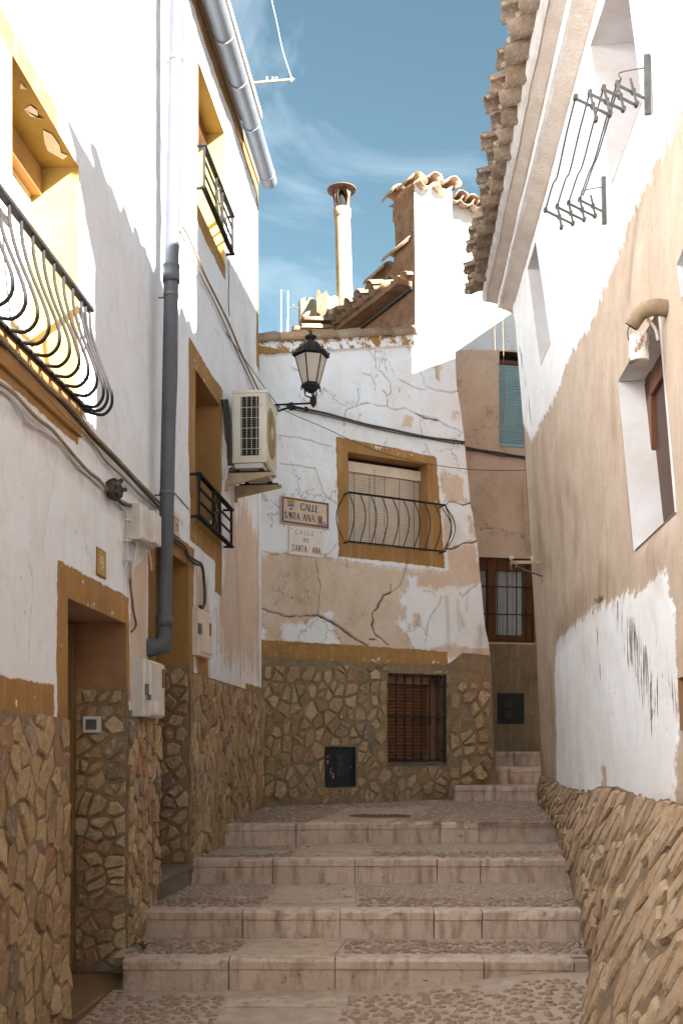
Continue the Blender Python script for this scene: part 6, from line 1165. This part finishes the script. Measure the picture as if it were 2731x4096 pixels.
MB().lathe(cc, [(.044, -.115), (.046, -.113), (.046, -.11), (.0445, -.108), (.0445, -.004), (.046, 0), (.042, .001), (.042, -.06)], 22).build('can_body', M['rustcan'], cn_)
MB().tube(smooth_pts([cc+V3((-.046, 0, -.02)), cc+V3((-.05, 0, .03)), cc+V3((-.01, .0, .075)), cc+V3((.04, 0, .08)), cc+V3((.05, 0, .03)), cc+V3((.046, 0, -.02))], 5), .0035).build('wire_handle', M['iron2'], cn_)
MB().tube(smooth_pts([cc+V3((.04, 0, .075)), cc+V3((.075, 0, .03)), cc+V3((.085, 0, -.02))]), .008).build('rag_strip', M['corn'], cn_)
# --- iron bracket with rope at far corner of the right house
bk_ = thing('wall_bracket', 'thin rusty bracket with knotted rope at far corner of right house', 'bracket', tuple(inter((2167, 2255), 9.9)))
MB().bbox(lambda a, b, c: (a, 9.9-c, b), (2043-1365.5)/FPX*9.9, (2170-1365.5)/FPX*9.9, EYE+(2987-2256)*9.9/FPX, EYE+(2987-2243)*9.9/FPX, -.01, .01, .003).build('arm', M['bamboo'], bk_)
MB().tube(smooth_pts([inter((2060, 2258), 9.9), inter((2100, 2280), 9.9), inter((2168, 2306), 9.92)]), .008).build('brace', M['rust'], bk_)
MB().tube([inter((2167, 2240), 9.95), inter((2167, 2335), 9.95)], .009).build('wall_strip', M['bamboo'], bk_)
for x in (2045, 2128): MB().tube(smooth_pts([inter((x, 2244), 9.88), inter((x-5, 2230), 9.88), inter((x+4, 2224), 9.88), inter((x+6, 2236), 9.88)]), .007).build('porcelain_hook', M['boxw'], bk_)
MB().tube(smooth_pts([inter((2045, 2236), 9.87), inter((2040, 2255), 9.86), inter((2048, 2280), 9.86)]), .0045).tube(smooth_pts([inter((2056, 2246), 9.87), inter((2064, 2262), 9.86), inter((2060, 2272), 9.86)]), .004).build('rope', M['cablew'], bk_)
# --- manhole, sprig, dry leaves
mh = thing('manhole_cover', 'dark round manhole cover on the landing above the steps', 'manhole cover', (*atz(1520, 3264, .742), .742))
mc = V3((*atz(1520, 3264, .742), .742)); MB().lathe(mc, [(.30, -.02), (.30, .004), (.285, .004)], 36).build('rim', M['rust'], mh); MB().lathe(mc, [(.283, -.01), (.283, .001), (.26, .002)], 36).build('lid', M['rust'], mh)
for i in range(-4, 5):
    for j in range(-4, 5):
        if i*i+j*j < 20: MB().bbox(lambda a, b, c: (mc.x+a, mc.y+b, mc.z+c), i*.055-.018, i*.055+.018, j*.055-.018, j*.055+.018, .0, .006, .003).build('tread_stud', M['rust'], mh)
spx = atz(575, 3800, .2); sp_ = MB()
for i in range(16): a = rr.uniform(0, 6.28); L = rr.uniform(.02, .05); p = V3((spx[0], spx[1], .205)); sp_.tube([p, p+V3((math.cos(a)*L*.4, math.sin(a)*L*.3, L*.7)), p+V3((math.cos(a)*L*.8, math.sin(a)*L*.6, L*.9))], .004, 4, rs=[.008, .006, .001])
single(sp_, 'dry_tuft', M['leaf'], 'dark dry tuft in the corner beside the second step', 'weed')
LF = bpy.data.meshes.new('fallen_leaf'); LF.from_pydata([(-.5, 0, 0), (-.15, .24, .12), (.3, .18, .06), (.5, 0, .16), (.25, -.2, .02), (-.2, -.22, .14), (0, 0, .0)], [], [(6, 0, 1), (6, 1, 2), (6, 2, 3), (6, 3, 4), (6, 4, 5), (6, 5, 0)]); LF.materials.append(M['leaf'])
spots = [((550, 3932), .025), ((1040, 3990), .03), ((700, 3962), .03), ((1315, 3962), .04), ((880, 3945), .03), ((1840, 3530), .37), ((1445, 3533), .37), ((1312, 3540), .37), ((640, 3575), .37), ((1375, 3560), .37), ((1380, 3590), .37), ((2175, 3218), .75), ((1700, 3930), .08), ((1460, 3260), .745), ((2262, 3950), .10), ((2200, 4050), .02), ((480, 3980), .02), ((1150, 3388), .55), ((1230, 3392), .55)]
LEAFLAB = ['dry leaf at the foot of the first step, at its left end', 'dry leaf on the pale slab nearest the first step', 'dry leaf on the cobbles left of the slabs below the first step', 'dry leaf at the right edge of the pale slab below the first step', 'dry leaf against the first riser just left of the pale slab', 'dry leaf at the foot of the third riser, furthest right', 'dry leaf at the foot of the third riser beside the pale slab', 'dry leaf on the third riser edge of the pale slab', 'dry leaf on the second tread by the left wall', 'dry leaf on the pale slab of the second tread, farther one', 'dry leaf on the pale slab of the second tread, nearer one', 'dry leaf on the landing at the foot of the side stair', 'dry leaf on the cobbles below the right half of first step', 'pale fallen leaf beside the manhole cover', 'dry leaf on the cobbles by the slanted stone base, farther one', 'dry leaf on the cobbles by the slanted stone base, nearer one', 'dry leaf on the cobbles near the threshold of number nine', 'dry leaf below the highest street step, left one', 'dry leaf below the highest street step, right one']
for k, ((x, y), z) in enumerate(spots):
    X, Y = atz(x, y, z); o = bpy.data.objects.new('fallen_leaf', LF); col.objects.link(o); o.location = (X, Y, z+.008+(float(lowz(X, Y))-z if Y < 5.7 else 0)); s = random.uniform(.025, .05); o.scale = (s, s, s); o.rotation_euler = (random.uniform(-.3, .3), random.uniform(-.3, .3), random.uniform(0, 6))
    tag(o, LEAFLAB[k], 'leaf', 'dry leaves on the steps')
